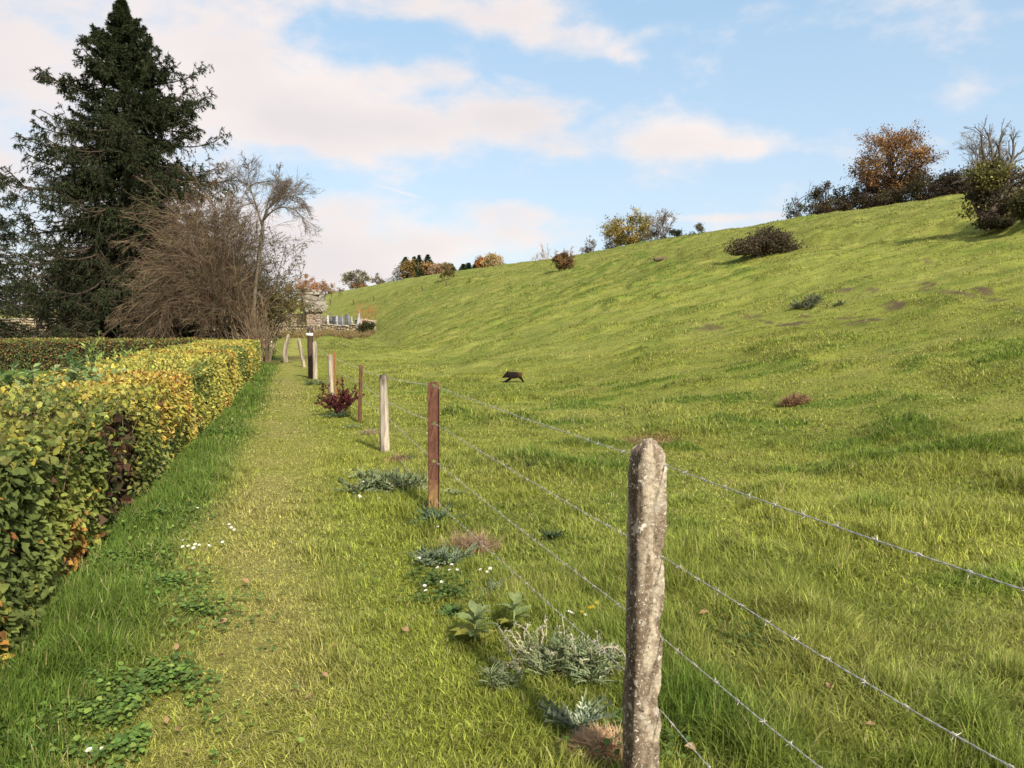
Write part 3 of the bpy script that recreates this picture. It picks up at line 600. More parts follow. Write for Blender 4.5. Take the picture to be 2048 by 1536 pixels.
# ------------------------------------------------------------------ hedges
M_STEM = M_TWIG
def hedge(name, label, s0, s1, w0, w1, ht, nside, ntop, nend, fcol, kinds, size, seed, stems=900, inner=6000, bare=None, org=None, dvec=DV, nvec=NV, nback=0):
    o0 = np.zeros(3) if org is None else org; mid = o0 + dvec * (s0 + s1) / 2 + nvec * (w0 + w1) / 2; mid[2] = gz(mid[0], mid[1])
    t = thing(name, label, 'hedge', mid, None)
    def surf(n, which):
        s = rng.uniform(s0, s1, n); k = np.zeros(n)
        if which == 'side': v = rng.uniform(0, 1, n) ** .9; w = np.full(n, w1); z = v * ht; nn = np.tile(nvec, (n, 1))
        elif which == 'back': v = rng.uniform(0, 1, n); w = np.full(n, w0); z = v * ht; nn = np.tile(-nvec, (n, 1))
        elif which == 'top': w = rng.uniform(w0, w1, n); z = np.full(n, ht); nn = np.tile(np.array([0, 0, 1.]), (n, 1))
        elif which == 'end0': s = np.full(n, s0); w = rng.uniform(w0, w1, n); z = rng.uniform(0, ht, n); nn = np.tile(-dvec, (n, 1))
        else: s = np.full(n, s1); w = rng.uniform(w0, w1, n); z = rng.uniform(0, ht, n); nn = np.tile(dvec, (n, 1))
        bul = (fbm(s * 1.4 + seed, z * 2 + w * 1.6, seed, 3) - .5)
        if which == 'side': w = w + bul * .20 - .12 * (1 - z / ht) * 0 - .07 * sstep(.75, 1, z / ht)
        if which == 'back': w = w - bul * .2
        if which == 'top': z = z + bul * .13 - .06 * sstep(.25, 0, (w1 - w))
        dep = np.abs(rng.normal(0, .05, n)); P = o0 + dvec * s[:, None] + nvec * w[:, None] - nn * dep[:, None]; P[:, 2] += z
        P[:, 2] += HT(P[:, 0], P[:, 1]); return P, nn, s, w, z / ht, which, dep
    g = Geo()
    for which, n in (('side', nside), ('top', ntop), ('end0', nend[0]), ('end1', nend[1]), ('back', nback)):
        if not n: continue
        P, nn, s, w, v, _, dep = surf(n, which)
        gap = fbm(s * 1.6 + 3, v * 3 + w, seed + 5, 3); keep = rng.uniform(0, 1, n) < 1.25 - 1.1 * sstep(.56, .8, gap)
        if bare and which == 'side': keep &= (s > bare[1] + .5 * (fbm(v * 3, s * 0, 3, 2) - .5)) | (rng.uniform(0, 1, n) < .06) | (v > .93)
        P, nn, s, w, v, dep = P[keep], nn[keep], s[keep], w[keep], v[keep], dep[keep]; n = len(P)
        N = unit(nn * .9 + rng.normal(size=(n, 3)) * .55 + np.array([0, 0, .45])); T = unit(rng.normal(size=(n, 3)) * .6 + np.array([0, 0, -.55 if which != 'top' else 0.05]) + dvec * .25 * rng.normal(size=(n, 1)) + nn * .35)
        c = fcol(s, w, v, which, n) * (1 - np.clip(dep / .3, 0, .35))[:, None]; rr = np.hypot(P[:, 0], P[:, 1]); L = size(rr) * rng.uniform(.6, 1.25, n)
        nearm = rr < 8.5
        if nearm.any(): leaves(g, P[nearm], T[nearm], N[nearm], L[nearm], .62, c[nearm], 'leaf')
        if (~nearm).any(): leaves(g, P[~nearm], T[~nearm], N[~nearm], L[~nearm], .72, c[~nearm], 'small')
    g.build('foliage', M_LEAF, t)
    # dead leaves and twigs inside
    g = Geo(); n = inner; s = rng.uniform(s0 + .05, s1 - .05, n); w = w0 + .15 + (w1 - w0 - .22) * rng.uniform(0, 1, n) ** .5; z = rng.uniform(0.02, ht - .12, n)
    P = o0 + dvec * s[:, None] + nvec * w[:, None]; P[:, 2] = HT(P[:, 0], P[:, 1]) + z
    leaves(g, P, rdir(n), rdir(n), rng.uniform(.06, .13, n), .8, pal([(.13, .075, .045), (.09, .06, .035), (.06, .06, .03)], [3, 2, 1.5], n), 'quad')
    g.build('inner_leaves', M_CROWN, t)
    g = Geo(); n = stems; s = rng.uniform(s0 + .05, s1 - .05, n); w = rng.uniform(w0 + .15, w1 - .16, n); P0 = o0 + dvec * s[:, None] + nvec * w[:, None]; P0[:, 2] = HT(P0[:, 0], P0[:, 1]) - .02
    dr = unit(np.stack([rng.normal(0, .14, n), rng.normal(0, .14, n), np.ones(n)], -1)); K = 5; Q = np.stack([P0 + dr * (ht * .95 * k / (K - 1)) + rng.normal(size=(n, 3)) * .02 * (k > 0) for k in range(K)], 1)
    RR = np.linspace(.009, .003, K)[None] * rng.uniform(.6, 1.3, (n, 1)); tubes(g, Q, RR, 4, pal([(.15, .10, .065), (.09, .06, .04)], [1, 1], n))
    Q2, R2 = grow(Q, RR, 5, .22, .7, K=4, rf=.4); tubes(g, Q2, R2, 3, (.13, .085, .055)); g.build('branches', M_STEM, t)
    return t
YEL = (.50, .40, .07); YG = (.33, .34, .07); GRN = (.165, .21, .058); DGR = (.095, .145, .05); ORG = (.50, .27, .07); COP = (.28, .13, .05); OLV = (.29, .29, .09)
def col_near(s, w, v, which, n):
    m0 = np.clip((fbm(s * 2.2 + 1, v * 2.4 + w * 1.5, 45, 3) - .5) * 2.6 + .5 + rng.normal(0, .16, n), 0, 1)[:, None]; c = (np.array(GRN) * .9 * (1 - m0) + np.array([.30, .33, .075]) * m0) * np.exp(rng.normal(0, .16, (n, 1))); dk_ = rng.uniform(0, 1, n) < .18; c[dk_] = c[dk_] * .6; l = sstep(.53, .68, fbm(s * 1.1 + 4, v * 1.5 + w, 5, 3))
    if which == 'top': c2 = pal([YG, OLV, YEL], [3, 3, .8], n); m = rng.uniform(0, 1, n) < .75; c[m] = c2[m]
    o = pal([ORG, COP, YEL], [2, 1.5, 1], n); low = (rng.uniform(0, 1, n) < .75 * l * (v < .65) + .6 * sstep(4.6, 3.2, s) * (v < .55) * sstep(.40, .58, fbm(s * 4, v * 5, 8, 2)) + .03); c[low] = o[low]; return c
def col_far(s, w, v, which, n):
    b = fbm(s * .45 + 2, w * .9 + v, 15, 3) + (rng.uniform(0, 1, n) - .5) * .16; yl = pal([YEL, (.50, .46, .11), YG, OLV], [2, 2.5, 2.5, 1], n); gr = pal([YG, GRN, OLV, DGR], [2, 3, 2, 1], n)
    ylw = sstep(7.6, 10.5, s) * .10 + (.10 if which == 'top' else -.02); m = b + ylw > .56; c = np.where(m[:, None], yl, gr)
    o = pal([ORG, YEL, (.48, .36, .10), COP], [.7, 2, 1.5, .3], n); mo = fbm(s * .8 + 7, v * 1.2 + w * .6, 25, 3) + (rng.uniform(0, 1, n) - .5) * .2 + .03 * sstep(9, 12, s) > .68; c[mo] = o[mo]; return c
fs = lambda r: np.clip(.043 + .0012 * r, .05, .08)
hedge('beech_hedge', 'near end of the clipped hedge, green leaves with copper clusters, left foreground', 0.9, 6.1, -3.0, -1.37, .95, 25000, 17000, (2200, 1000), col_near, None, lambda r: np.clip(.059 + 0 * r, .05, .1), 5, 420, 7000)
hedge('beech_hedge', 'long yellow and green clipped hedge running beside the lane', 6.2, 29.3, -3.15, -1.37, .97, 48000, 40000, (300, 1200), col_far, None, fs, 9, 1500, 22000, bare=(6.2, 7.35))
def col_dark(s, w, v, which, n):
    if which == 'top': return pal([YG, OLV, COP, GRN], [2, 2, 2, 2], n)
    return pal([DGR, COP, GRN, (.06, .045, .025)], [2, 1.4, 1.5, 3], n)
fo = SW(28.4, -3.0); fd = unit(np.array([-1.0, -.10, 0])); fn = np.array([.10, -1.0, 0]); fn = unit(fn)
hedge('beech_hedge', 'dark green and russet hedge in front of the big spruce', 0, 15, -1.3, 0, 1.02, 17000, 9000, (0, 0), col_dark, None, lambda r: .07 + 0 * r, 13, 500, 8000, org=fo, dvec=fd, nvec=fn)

# green shrub behind the hedge and upright shoots
def leafy(name, label, cat, base, stems, h, spread, nleaf, L, asp, cols, wts, kind='leaf', stemcol=(.12, .14, .05), mat=None, up=0., droop=-.03, group=None, sr=.006):
    t = thing(name, label, cat, base, group); n = stems
    a = rng.uniform(0, 6.28, n); sp = np.abs(rng.normal(0, spread, n)); d = unit(np.stack([np.cos(a) * sp, np.sin(a) * sp, np.ones(n)], -1)); K = 6; Q = np.empty((n, K, 3))
    Q[:, 0] = base + np.stack([np.cos(a), np.sin(a), 0 * a], -1) * .04 * rng.uniform(0, 1, (n, 1)); ln = h * rng.uniform(.6, 1.1, n)
    for k in range(1, K): d = unit(d + rng.normal(size=(n, 3)) * .08 + np.array([0, 0, droop])); Q[:, k] = Q[:, k - 1] + d * (ln / (K - 1))[:, None]
    g = Geo(); RR = np.linspace(sr, sr * .35, K)[None] * np.ones((n, 1)); tubes(g, Q, RR, 4, stemcol); g.build('stem', M_TWIG, t)
    P, T, _ = ptsalong(Q, nleaf); m = len(P); o = unit(np.cross(T, rdir(m))); D = unit(o + T * .5 + np.array([0, 0, up])); N = unit(np.array([0, 0, 1.]) + rng.normal(size=(m, 3)) * .35)
    g = Geo(); leaves(g, P, D, N, L * rng.uniform(.6, 1.2, m), asp, pal(cols, wts, m, .13), kind); g.build('foliage', mat or M_LEAF, t); return t
GS = [(.24, .33, .13), (.18, .27, .10), (.30, .37, .16)]
for k, (px, z_, st, hh, lab) in enumerate([(60, 8.0, 30, 1.12, 'pale green bushy shrub behind the hedge at the left edge of the photo'), (155, 8.9, 30, 1.12, 'pale green bushy shrub behind the hedge, right of the leftmost one')]):
    x = (px - 1024) / F * z_; leafy('leafy_shrub', lab, 'shrub', np.array([x, z_, gz(x, z_)]), st, hh * 1.1, 0.22, 34, .13, .42, GS, [2, 2, 1])
for k, (px, z_, hh, lab) in enumerate([(172, 14.4, 1.10, 'upright pale green shoots left of the tallest shoot behind the hedge'), (205, 14.8, 1.4, 'tallest upright pale green shoot behind the hedge'), (238, 14.6, 1.12, 'pale green shoots right of the tallest shoot behind the hedge'), (276, 15.4, 1.15, 'rightmost pale green shoots behind the hedge')]):
    x = (px - 1024) / F * z_; leafy('sapling', lab, 'shoot', np.array([x, z_, gz(x, z_)]), 5 if k == 1 else 9, hh * 1.12, .07, 34, .13, .3, [(.36, .44, .12), (.28, .38, .10)], [1, 1], up=.5)

# ------------------------------------------------------------------ big spruce
def spruce(base, Ht, Rmax, label, whorl=.26, nb=10, seed=0, nd=15, det=1.0):
    t = thing('spruce_tree', label, 'tree', base); tr = Geo()
    zz = np.linspace(0, 1, 14); P = np.stack([base[0] + .1 * np.sin(zz * 3), base[1] + 0 * zz, base[2] + zz * Ht], -1); P[:, 0] -= .1 * np.sin(zz * 3); tubes(tr, P[None], (Ht * .017 * (1.04 - zz))[None], 9, (.075, .055, .04)); tr.build('trunk', M_BARK, t, smooth=True)
    hs, Ls, az = [], [], []
    h = .5
    while h < Ht - .15:
        tt = 1 - h / Ht; n = max(4, int(nb * (.6 + .6 * tt)))
        for i in range(n):
            hs.append(h + rng.normal(0, .12)); az.append(rng.uniform(0, 6.28)); Ls.append(Rmax * (tt ** .60) * min(1., .12 + tt / .28) * (rng.uniform(.42, .8) if rng.uniform() < .62 else rng.uniform(.8, 1.10)) + .08)
        h += whorl * (.65 + .6 * tt)
    hs, Ls, az = map(np.array, (hs, Ls, az)); n = len(hs); tt = 1 - hs / Ht; K = 9
    d = np.stack([np.cos(az), np.sin(az), np.clip(.85 - 1.55 * tt ** .55, -.48, 1.0)], -1); d = unit(d); Q = np.empty((n, K, 3)); Q[:, 0] = np.stack([base[0] + 0 * hs, base[1] + 0 * hs, base[2] + hs], -1)
    for k in range(1, K):
        d = unit(d + rng.normal(size=(n, 3)) * .06 + np.array([0, 0, 1.]) * ((k - 3.2) * .058 + .02)[..., None] if False else d + rng.normal(size=(n, 3)) * .06 + np.array([0, 0, (k - 3.0) * .052])); Q[:, k] = Q[:, k - 1] + d * (Ls / (K - 1))[:, None]
    RR = (Ls * .010)[:, None] * np.linspace(1, .25, K)[None] + .004; g = Geo(); bc = (.07, .05, .035); tubes(g, Q, RR, 5, bc)
    B, BR = grow(Q, RR, int(17 * det), .21, .85, up=.05, K=4, wig=.12, t0=.10, rf=.45, grav=-.02, flat=.7, lmin=.10); tubes(g, B, BR, 3, bc)
    Cc, CR = grow(B, BR, 6, .62, .75, up=-.55, K=4, wig=.12, t0=.1, rf=.5, grav=-.22, lmin=.10); tubes(g, Cc, CR, 3, bc)
    g.build('branches', M_TWIG, t)
    g = Geo()
    for (S, m) in ((Q, 50), (B, 17), (Cc, nd)):
        P, T, _ = ptsalong(S, m); k = len(P); D = unit(T * .9 + rdir(k) * .8); N = rdir(k)
        tip = rng.uniform(0, 1, k); c = pal([(.030, .042, .016), (.018, .026, .011), (.055, .070, .024)], [3, 3, 1.2], k, .2)
        inst(g, TR_V, [TR_F], P, D, N, rng.uniform(.07, .15, k), rng.uniform(.020, .038, k), c)
    g.build('needles', M_NEEDLE, t); return t
def pxat(px, dist): x = (px - 1024) / F * dist; return np.array([x, dist, gz(x, dist)])
SZ = 34.0; bb = ray(240, 3) / ray(240, 3)[1] * SZ; bb[2] = gz(bb[0], bb[1]); top = CAMH + ray(240, 3)[2] / ray(240, 3)[1] * SZ
spruce(bb, top - bb[2], 7.5, 'tall dark spruce towering behind the hedges on the left')

# ------------------------------------------------------------------ leafless shrubs and tree at the left
def pl3(pts, dist, jit=.3):
    out_ = []
    for (px, py, *dz) in pts:
        dd = dist + (dz[0] if dz else 0); d_ = ray(px, py); out_.append(np.array([0, 0, CAMH]) + d_ * (dd / d_[1]))
    return np.array(out_)
def resample(P, K):
    s = np.concatenate([[0], np.cumsum(np.linalg.norm(np.diff(P, axis=0), axis=1))]); u = np.linspace(0, s[-1], K)
    return np.stack([np.interp(u, s, P[:, k]) for k in range(3)], -1)
def smooth3(P):
    Q = [P[0]]
    for a, b_ in zip(P[:-1], P[1:]): Q += [a * .75 + b_ * .25, a * .25 + b_ * .75]
    return np.array(Q + [P[-1]])
def limbset(paths, dist, K=12):
    return np.stack([resample(smooth3(smooth3(pl3(p, dist))), K) for p in paths])
TZ = 29.0; bt = pxat(500, TZ)
t = thing('bare_tree', 'tall leafless tree with arching limbs right of the spruce', 'tree', bt)
main = [[(497, 712), (505, 640, 0), (512, 560, -.1), (520, 500, 0), (526, 440, 0)],
        [(526, 442), (533, 420, .2), (552, 400, .5), (585, 388, .6), (612, 402, .9), (622, 430, 1)], [(527, 440), (545, 420, -.5), (572, 412, -.9), (600, 425, -1.1), (612, 455, -1.2)],
        [(524, 452), (512, 410, .3), (500, 375, .5), (496, 330, .4)], [(512, 405), (485, 410, -.3), (462, 428, -.6), (440, 450, -.8)], [(503, 385), (470, 350, .8), (440, 335, 1.0), (425, 350, 1.1)],
        [(530, 425), (540, 392, .1), (555, 370, .2), (560, 335, .3)], [(500, 372), (520, 362, -.6), (548, 372, -1), (570, 372, -1.3)], [(530, 430), (545, 402, 1.3), (572, 385, 1.8), (598, 378, 2)]]
rads = [(.085, .05), (.045, .010), (.036, .010), (.042, .010), (.034, .009), (.028, .008), (.025, .008), (.024, .008), (.025, .008)]
Q = limbset(main, TZ); Q[0, 0, 2] = bt[2] - .1; RR = np.stack([np.linspace(a, b_, 12) for a, b_ in rads])
g = Geo(); tubes(g, Q[:1], RR[:1], 8, (.14, .12, .08)); g.build('trunk', M_BARK, t, smooth=True)
g = Geo(); tubes(g, Q[1:], RR[1:], 6, (.15, .125, .09))
B1, b1 = grow(Q[1:], RR[1:] * .8, 16, .36, .6, up=.10, K=6, wig=.10, t0=.2, rf=.4, grav=-.03); tubes(g, B1, b1, 4, (.13, .105, .08))
B2, b2 = grow(B1, b1, 10, .5, .6, K=5, wig=.12, t0=.1, rf=.5, grav=-.03); b2 = np.maximum(b2, .0042); tubes(g, B2, b2, 3, (.15, .115, .085))
B3, b3 = grow(B2, b2, 4, .7, .5, K=3, wig=.12, t0=.2, rf=.7); b3 = np.maximum(b3, .0035); tubes(g, B3, b3, 3, (.16, .12, .09)); g.build('branches', M_TWIG, t)

def thicket(label, base, dist, stems, levels, cols, leafn=0, name='bare_shrub', r0=.03, spreadz=1.2, leafcols=None, leafL=.05):
    t = thing(name, label, 'shrub', base); S = limbset(stems, dist, 10)
    S = S + (np.linspace(0, 1, 10)[None, :, None] * rng.normal(0, spreadz, (len(S), 1, 1))) * np.array([.1, 1, 0]); S[:, 0, 2] = base[2] - .05
    RR = np.stack([np.linspace(r0, r0 * .25, 10) * rng.uniform(.6, 1.2) for _ in S]); g = Geo(); tubes(g, S, RR, 5, pal(cols, [1] * len(cols), len(S)))
    cur, cr = S, RR
    for (n, lf, ang, up, grav, rf, mr_) in levels:
        cur, cr = grow(cur, cr, n, lf, ang, up=up, K=5, wig=.12, t0=.12, rf=rf, grav=grav); cr = np.maximum(cr, mr_); tubes(g, cur, cr, 3, pal(cols, [1] * len(cols), len(cur)))
    g.build('branches', M_TWIG, t)
    if leafn:
        P, T, _ = ptsalong(cur, leafn); g = Geo(); leaves(g, P, rdir(len(P)), rdir(len(P)), leafL * rng.uniform(.6, 1.3, len(P)), .7, pal(leafcols, [1] * len(leafcols), len(P)), 'quad'); g.build('foliage', M_CROWN, t)
    return t
BR_ = [(.135, .098, .060), (.085, .058, .040), (.21, .165, .10), (.12, .072, .048)]
st = []
for k in range(50):     # main shrub sweeping left, tips turned down
    x0 = rng.uniform(430, 505); tx = rng.uniform(300, 440); ty = rng.uniform(430, 655) if tx > 330 else rng.uniform(560, 660); mxp = (x0 + tx) / 2 + rng.uniform(-10, 25); my = min(ty, 600) - rng.uniform(10, 60)
    st.append([(x0, 700), (x0 - 8 + (tx - x0) * .12, 640 - (700 - my) * .12), (mxp, my), (tx, ty)])
thicket('dense leafless brown shrub sweeping left in front of the spruce', pxat(465, 28.3), 28.3, st, [(9, .42, .5, .05, -.07, .45, .006), (8, .5, .5, 0, -.06, .5, .005), (5, .55, .55, 0, -.10, .6, .004)], BR_, spreadz=.9, r0=.022)
st = []
for k in range(24):
    x0 = rng.uniform(440, 520); tx = rng.uniform(360, 540); ty = rng.uniform(430, 600); st.append([(x0, 700), (x0 + (tx - x0) * .2, 620), (x0 + (tx - x0) * .6, (ty + 640) / 2 - 20), (tx, ty)])
thicket('upright reddish-brown bare bush behind the sweeping shrub', pxat(470, 30.2), 30.2, st, [(9, .4, .5, .06, -.02, .45, .006), (8, .45, .5, .05, -.02, .5, .005), (4, .5, .55, 0, 0, .6, .004)], [(.10, .06, .042), (.075, .055, .036), (.085, .075, .04)], r0=.020, leafn=1, leafcols=[(.16, .17, .05), (.2, .17, .06)], leafL=.06)
st = []
for k in range(20):
    x0 = rng.uniform(480, 540); tx = rng.uniform(520, 605); ty = rng.uniform(470, 640); st.append([(x0, 705), (x0 + 6, 650), (x0 + (tx - x0) * .6, (ty + 620) / 2 - 12), (tx, ty)])
thicket('sparse bush with small green leaves on the right side of the bare tree', pxat(520, 31.5), 31.5, st, [(8, .4, .55, .0, -.03, .5, .006), (6, .5, .6, 0, -.05, .55, .0045), (3, .5, .55, 0, 0, .6, .0038)], [(.14, .10, .07), (.17, .12, .08)], leafn=2, leafcols=[(.15, .16, .045), (.26, .20, .06), (.12, .13, .04)], leafL=.07, spreadz=.7)
st = []
for k in range(22):
    x0 = rng.uniform(496, 524); tx = x0 + rng.uniform(-30, 45); ty = rng.uniform(600, 672); st.append([(x0, 722), (x0, 700), (x0 + (tx - x0) * .5, (ty + 690) / 2), (tx, ty)])
thicket('low tangle of dry stems at the far end of the yellow hedge', pxat(510, 27.6), 28.2, st, [(6, .45, .5, .2, 0, .5, .005), (5, .5, .5, .1, 0, .55, .004)], [(.26, .19, .12), (.2, .14, .09)], r0=.014, spreadz=.4)
wa_ = pxat(-120, 47) * [1, 1, 0]; wb_ = pxat(545, 52) * [1, 1, 0]; stonewall_args = (wa_, wb_)
# leaning grass tuft at hedge end is part of the grass; dark evergreen edge beyond frame left
spruce(pxat(-60, 38), 10.5, 5.4, 'lower dark spruce at the left edge of the photo', nb=7, det=.7, nd=10)

# ------------------------------------------------------------------ generic far trees
def tree(name, label, base, Ht, Wd, th0=.25, ncl=26, leafn=140, L=.3, cols=None, wts=None, twig=1, bare=0, trunkcol=(.09, .07, .055), cr=.12, cat='tree', lobes=None, group=None, flat=1., multi=1, tr=.02, tw2=4, jit=.2):
    t = thing(name, label, cat, base, group); g = Geo(); G2 = Geo(); K = 8; zz = np.linspace(0, 1, K)
    trunks = []
    for m in range(multi):
        ox = rng.normal(0, Wd * .12) if multi > 1 else 0; top = np.array([base[0] + ox * 2 + rng.normal(0, Wd * .03), base[1] + rng.normal(0, Wd * .1) * (multi > 1), base[2] + Ht * .78]); b0 = base + np.array([ox * .5, 0, -.2])
        P = b0 + (top - b0) * zz[:, None]; P[:, 0] += np.sin(zz * 4 + m) * Wd * .015; trunks.append(P)
    trunks = np.array(trunks); TR = np.tile((Ht * tr * (1.05 - zz * .85))[None], (multi, 1)) / math.sqrt(multi); tubes(g, trunks, TR, 7, trunkcol); g.build('trunk', M_BARK, t, smooth=True)
    u = rdir(ncl); rad = rng.uniform(.25, 1, ncl) ** .45; c0 = base + np.array([0, 0, Ht * (1 + th0) / 2]); ctr = c0 + u * rad[:, None] * np.array([Wd / 2 * .86, Wd / 2 * .86 * flat, Ht * (1 - th0) / 2 * .88])
    if lobes is not None:
        lb = lobes[rng.integers(0, len(lobes), ncl)] if False else np.array(lobes)[rng.integers(0, len(lobes), ncl)]
        ctr = base + np.stack([lb[:, 0] * Wd + u[:, 0] * rad * lb[:, 2] * Wd, u[:, 1] * rad * lb[:, 2] * Wd, lb[:, 1] * Ht + u[:, 2] * rad * lb[:, 3] * Ht], -1)
    ti = rng.integers(0, multi, ncl); hh = np.clip((ctr[:, 2] - base[2]) / Ht * rng.uniform(.35, .85, ncl), .06, .74); fi = hh / .78 * (K - 1); i0 = np.minimum(fi.astype(int), K - 2); fr = (fi - i0)[:, None]
    st_ = trunks[ti, i0] * (1 - fr) + trunks[ti, i0 + 1] * fr; d = ctr - st_; s = np.linspace(0, 1, 7)[None, :, None]
    LB = st_[:, None] + d[:, None] * s; LB[:, :, 2] += (np.linalg.norm(d, axis=1)[:, None] * .14 * np.sin(np.linspace(0, 1, 7) * np.pi)[None]) * np.sign(rng.normal(.4, 1, ncl))[:, None]; LB += rng.normal(size=LB.shape) * Wd * .008
    LR = (Ht * tr * .42) * np.linspace(1, .2, 7)[None] * rng.uniform(.6, 1.1, (ncl, 1)) / math.sqrt(multi) ** .5; tubes(G2, LB, LR, 5, trunkcol)
    mr_ = math.hypot(base[0], base[1]) / F * .30
    A, a_ = grow(LB, LR, 6 * twig, .42, .6, up=.12, K=5, wig=.15, t0=.35, rf=.5); a_ = np.maximum(a_, mr_ * .9); tubes(G2, A, a_, 3, trunkcol)
    tips = A
    if bare:
        B, b_ = grow(A, a_, tw2, .6, .55, up=.06, K=4, wig=.14, t0=.2, rf=.5); b_ = np.maximum(b_, mr_ * .55); tubes(G2, B, b_, 3, np.array(trunkcol) * 1.25); tips = B
        if bare > 1:
            B, b_ = grow(B, b_, 3, .6, .55, up=.04, K=3, wig=.14, t0=.2, rf=.5); b_ = np.maximum(b_, mr_ * .42); tubes(G2, B, b_, 3, np.array(trunkcol) * 1.35)
    G2.build('branches', M_TWIG, t)
    if leafn:
        g = Geo(); n = ncl * leafn; idx = rng.integers(0, ncl, n // 2); P = ctr[idx] + rng.normal(size=(n // 2, 3)) * Wd * cr * np.array([1, 1, .7]) * .62
        P2, _, i2 = ptsalong(tips, max(1, (n - n // 2) // len(tips))); P2 = P2 + rng.normal(size=P2.shape) * Wd * .02; P = np.vstack([P, P2]); P[:, 2] = np.maximum(P[:, 2], base[2] + .05)
        m = len(P); cc = np.array(cols); w_ = np.array(wts, float); sel = vnoise(P[:, 0] / Wd * 5 + 3, P[:, 2] / Ht * 5, 5) * .75 + rng.uniform(0, 1, m) * .25
        cs = np.cumsum(w_ / w_.sum()); sel = np.clip((sel - .5) * 1.5 + .5, 0, .999); ci = np.searchsorted(cs, sel); C = cc[ci] * (1 + rng.normal(size=(m, 1)) * jit).clip(.5, 1.6)
        leaves(g, P, rdir(m), rdir(m), L * rng.uniform(.6, 1.3, m), .75, C, 'quad'); g.build('crown', M_CROWN, t)
    return t
def tree_px(px, ytop, wpx, r=None, ybase=None, sink=0., **k):
    if ybase is not None: b_ = hit(px, ybase); r = math.hypot(b_[0], b_[1])
    else:
        D_ = float(np.interp(px2az(px), D_az, D_v)); r = min(r, D_ * (1.0 if r < 320 else 1.2)); b_ = polar(px, r)
    d = ray(px, ytop); zt_ = CAMH + d[2] / math.hypot(d[0], d[1]) * r; Wd = wpx * r / F; nm = k.pop('name', 'tree'); lb = k.pop('label')
    return tree(nm, lb, b_, zt_ - b_[2], Wd, **k)
DK = (.075, .055, .045)
OAKB = [(.32, .165, .06), (.20, .10, .045), (.40, .23, .09), (.15, .085, .04)]
# right skyline group
tree_px(1778, 246, 150, r=112, name='oak_tree', label='tall oak with rusty brown autumn leaves on the skyline', th0=.18, ncl=80, leafn=200, L=.20, cols=OAKB, wts=[3, 2, 2, 2], bare=1, tw2=3, trunkcol=DK, cr=.075, tr=.022)
tree_px(1742, 342, 95, r=109, name='tree', label='dark russet tree growing against the lower left of the oak', th0=.1, ncl=26, leafn=170, L=.2, cols=[(.14, .055, .03), (.20, .09, .04), (.09, .05, .03)], wts=[2, 2, 2], bare=1, trunkcol=DK, cr=.10, tr=.03, multi=2)
tree_px(1690, 350, 72, r=108, name='tree', label='dark green thin-crowned tree left of the oak', th0=.15, ncl=18, leafn=120, L=.19, cols=[(.06, .075, .03), (.09, .09, .04), (.12, .09, .05)], wts=[2, 2, 1], bare=1, trunkcol=DK, cr=.11, tr=.03, multi=2)
tree_px(1648, 345, 56, r=108, name='tree', label='tree with bare forked top branches at the left of the skyline group', th0=.0, ncl=16, leafn=90, L=.19, cols=[(.10, .07, .045), (.07, .06, .04)], wts=[2, 2], bare=1, trunkcol=DK, cr=.10, tr=.03, multi=3, lobes=[(0, .25, .4, .25), (.1, .7, .25, .25), (-.3, .5, .15, .15)])
tree_px(1604, 378, 74, r=108, name='tree', label='low wind-bent tree at the far left of the right skyline group', th0=.15, ncl=18, leafn=110, L=.18, cols=[(.06, .08, .035), (.09, .10, .05)], wts=[2, 1], bare=1, trunkcol=DK, cr=.12, tr=.04, multi=2, lobes=[(-.25, .45, .3, .25), (.2, .6, .25, .3), (.3, .85, .12, .12)])
tree_px(1862, 336, 120, r=108, name='bush', label='wide dark bush just right of the oak', th0=.0, ncl=40, leafn=230, L=.20, cols=[(.055, .05, .025), (.13, .12, .045), (.045, .035, .022)], wts=[2, 1, 2], bare=1, trunkcol=DK, cr=.12, multi=4, cat='bush')
tree_px(1925, 338, 110, r=106, name='bush', label='dark purplish bush between the oak and the leafless round tree', th0=.0, ncl=40, leafn=230, L=.20, cols=[(.075, .05, .035), (.055, .045, .03)], wts=[2, 2], bare=1, trunkcol=DK, cr=.12, multi=4, cat='bush')
tree_px(1800, 360, 150, r=106, name='bush', label='low dark undergrowth bush beneath the oak', th0=.0, ncl=30, leafn=170, L=.19, cols=[(.07, .05, .03), (.10, .09, .035), (.05, .04, .03)], wts=[2, 1, 2], bare=1, trunkcol=DK, cr=.11, multi=4, cat='bush')
tree_px(1952, 258, 120, r=112, name='bare_tree', label='leafless round-crowned tree on the skyline behind the ivy-clad tree', th0=.25, ncl=46, leafn=0, bare=2, tw2=5, trunkcol=(.16, .135, .11), tr=.018, twig=1)
for px_, yt_, w_, lb_ in ((1650, 396, 80, 'low dark undergrowth below the bare forked tree on the skyline'), (1705, 384, 90, 'low dark undergrowth between the thin-crowned tree and the oak'), (1760, 376, 90, 'low russet undergrowth in front of the oak trunk'), (1880, 372, 110, 'low dark undergrowth at the right end of the skyline bushes')):
    tree_px(px_, yt_, w_, r=105, name='bush', label=lb_, th0=.0, ncl=26, leafn=180, L=.18, cols=[(.06, .045, .028), (.09, .055, .03), (.07, .07, .03)], wts=[2, 1, 1], bare=1, trunkcol=DK, cr=.12, multi=4, cat='bush')
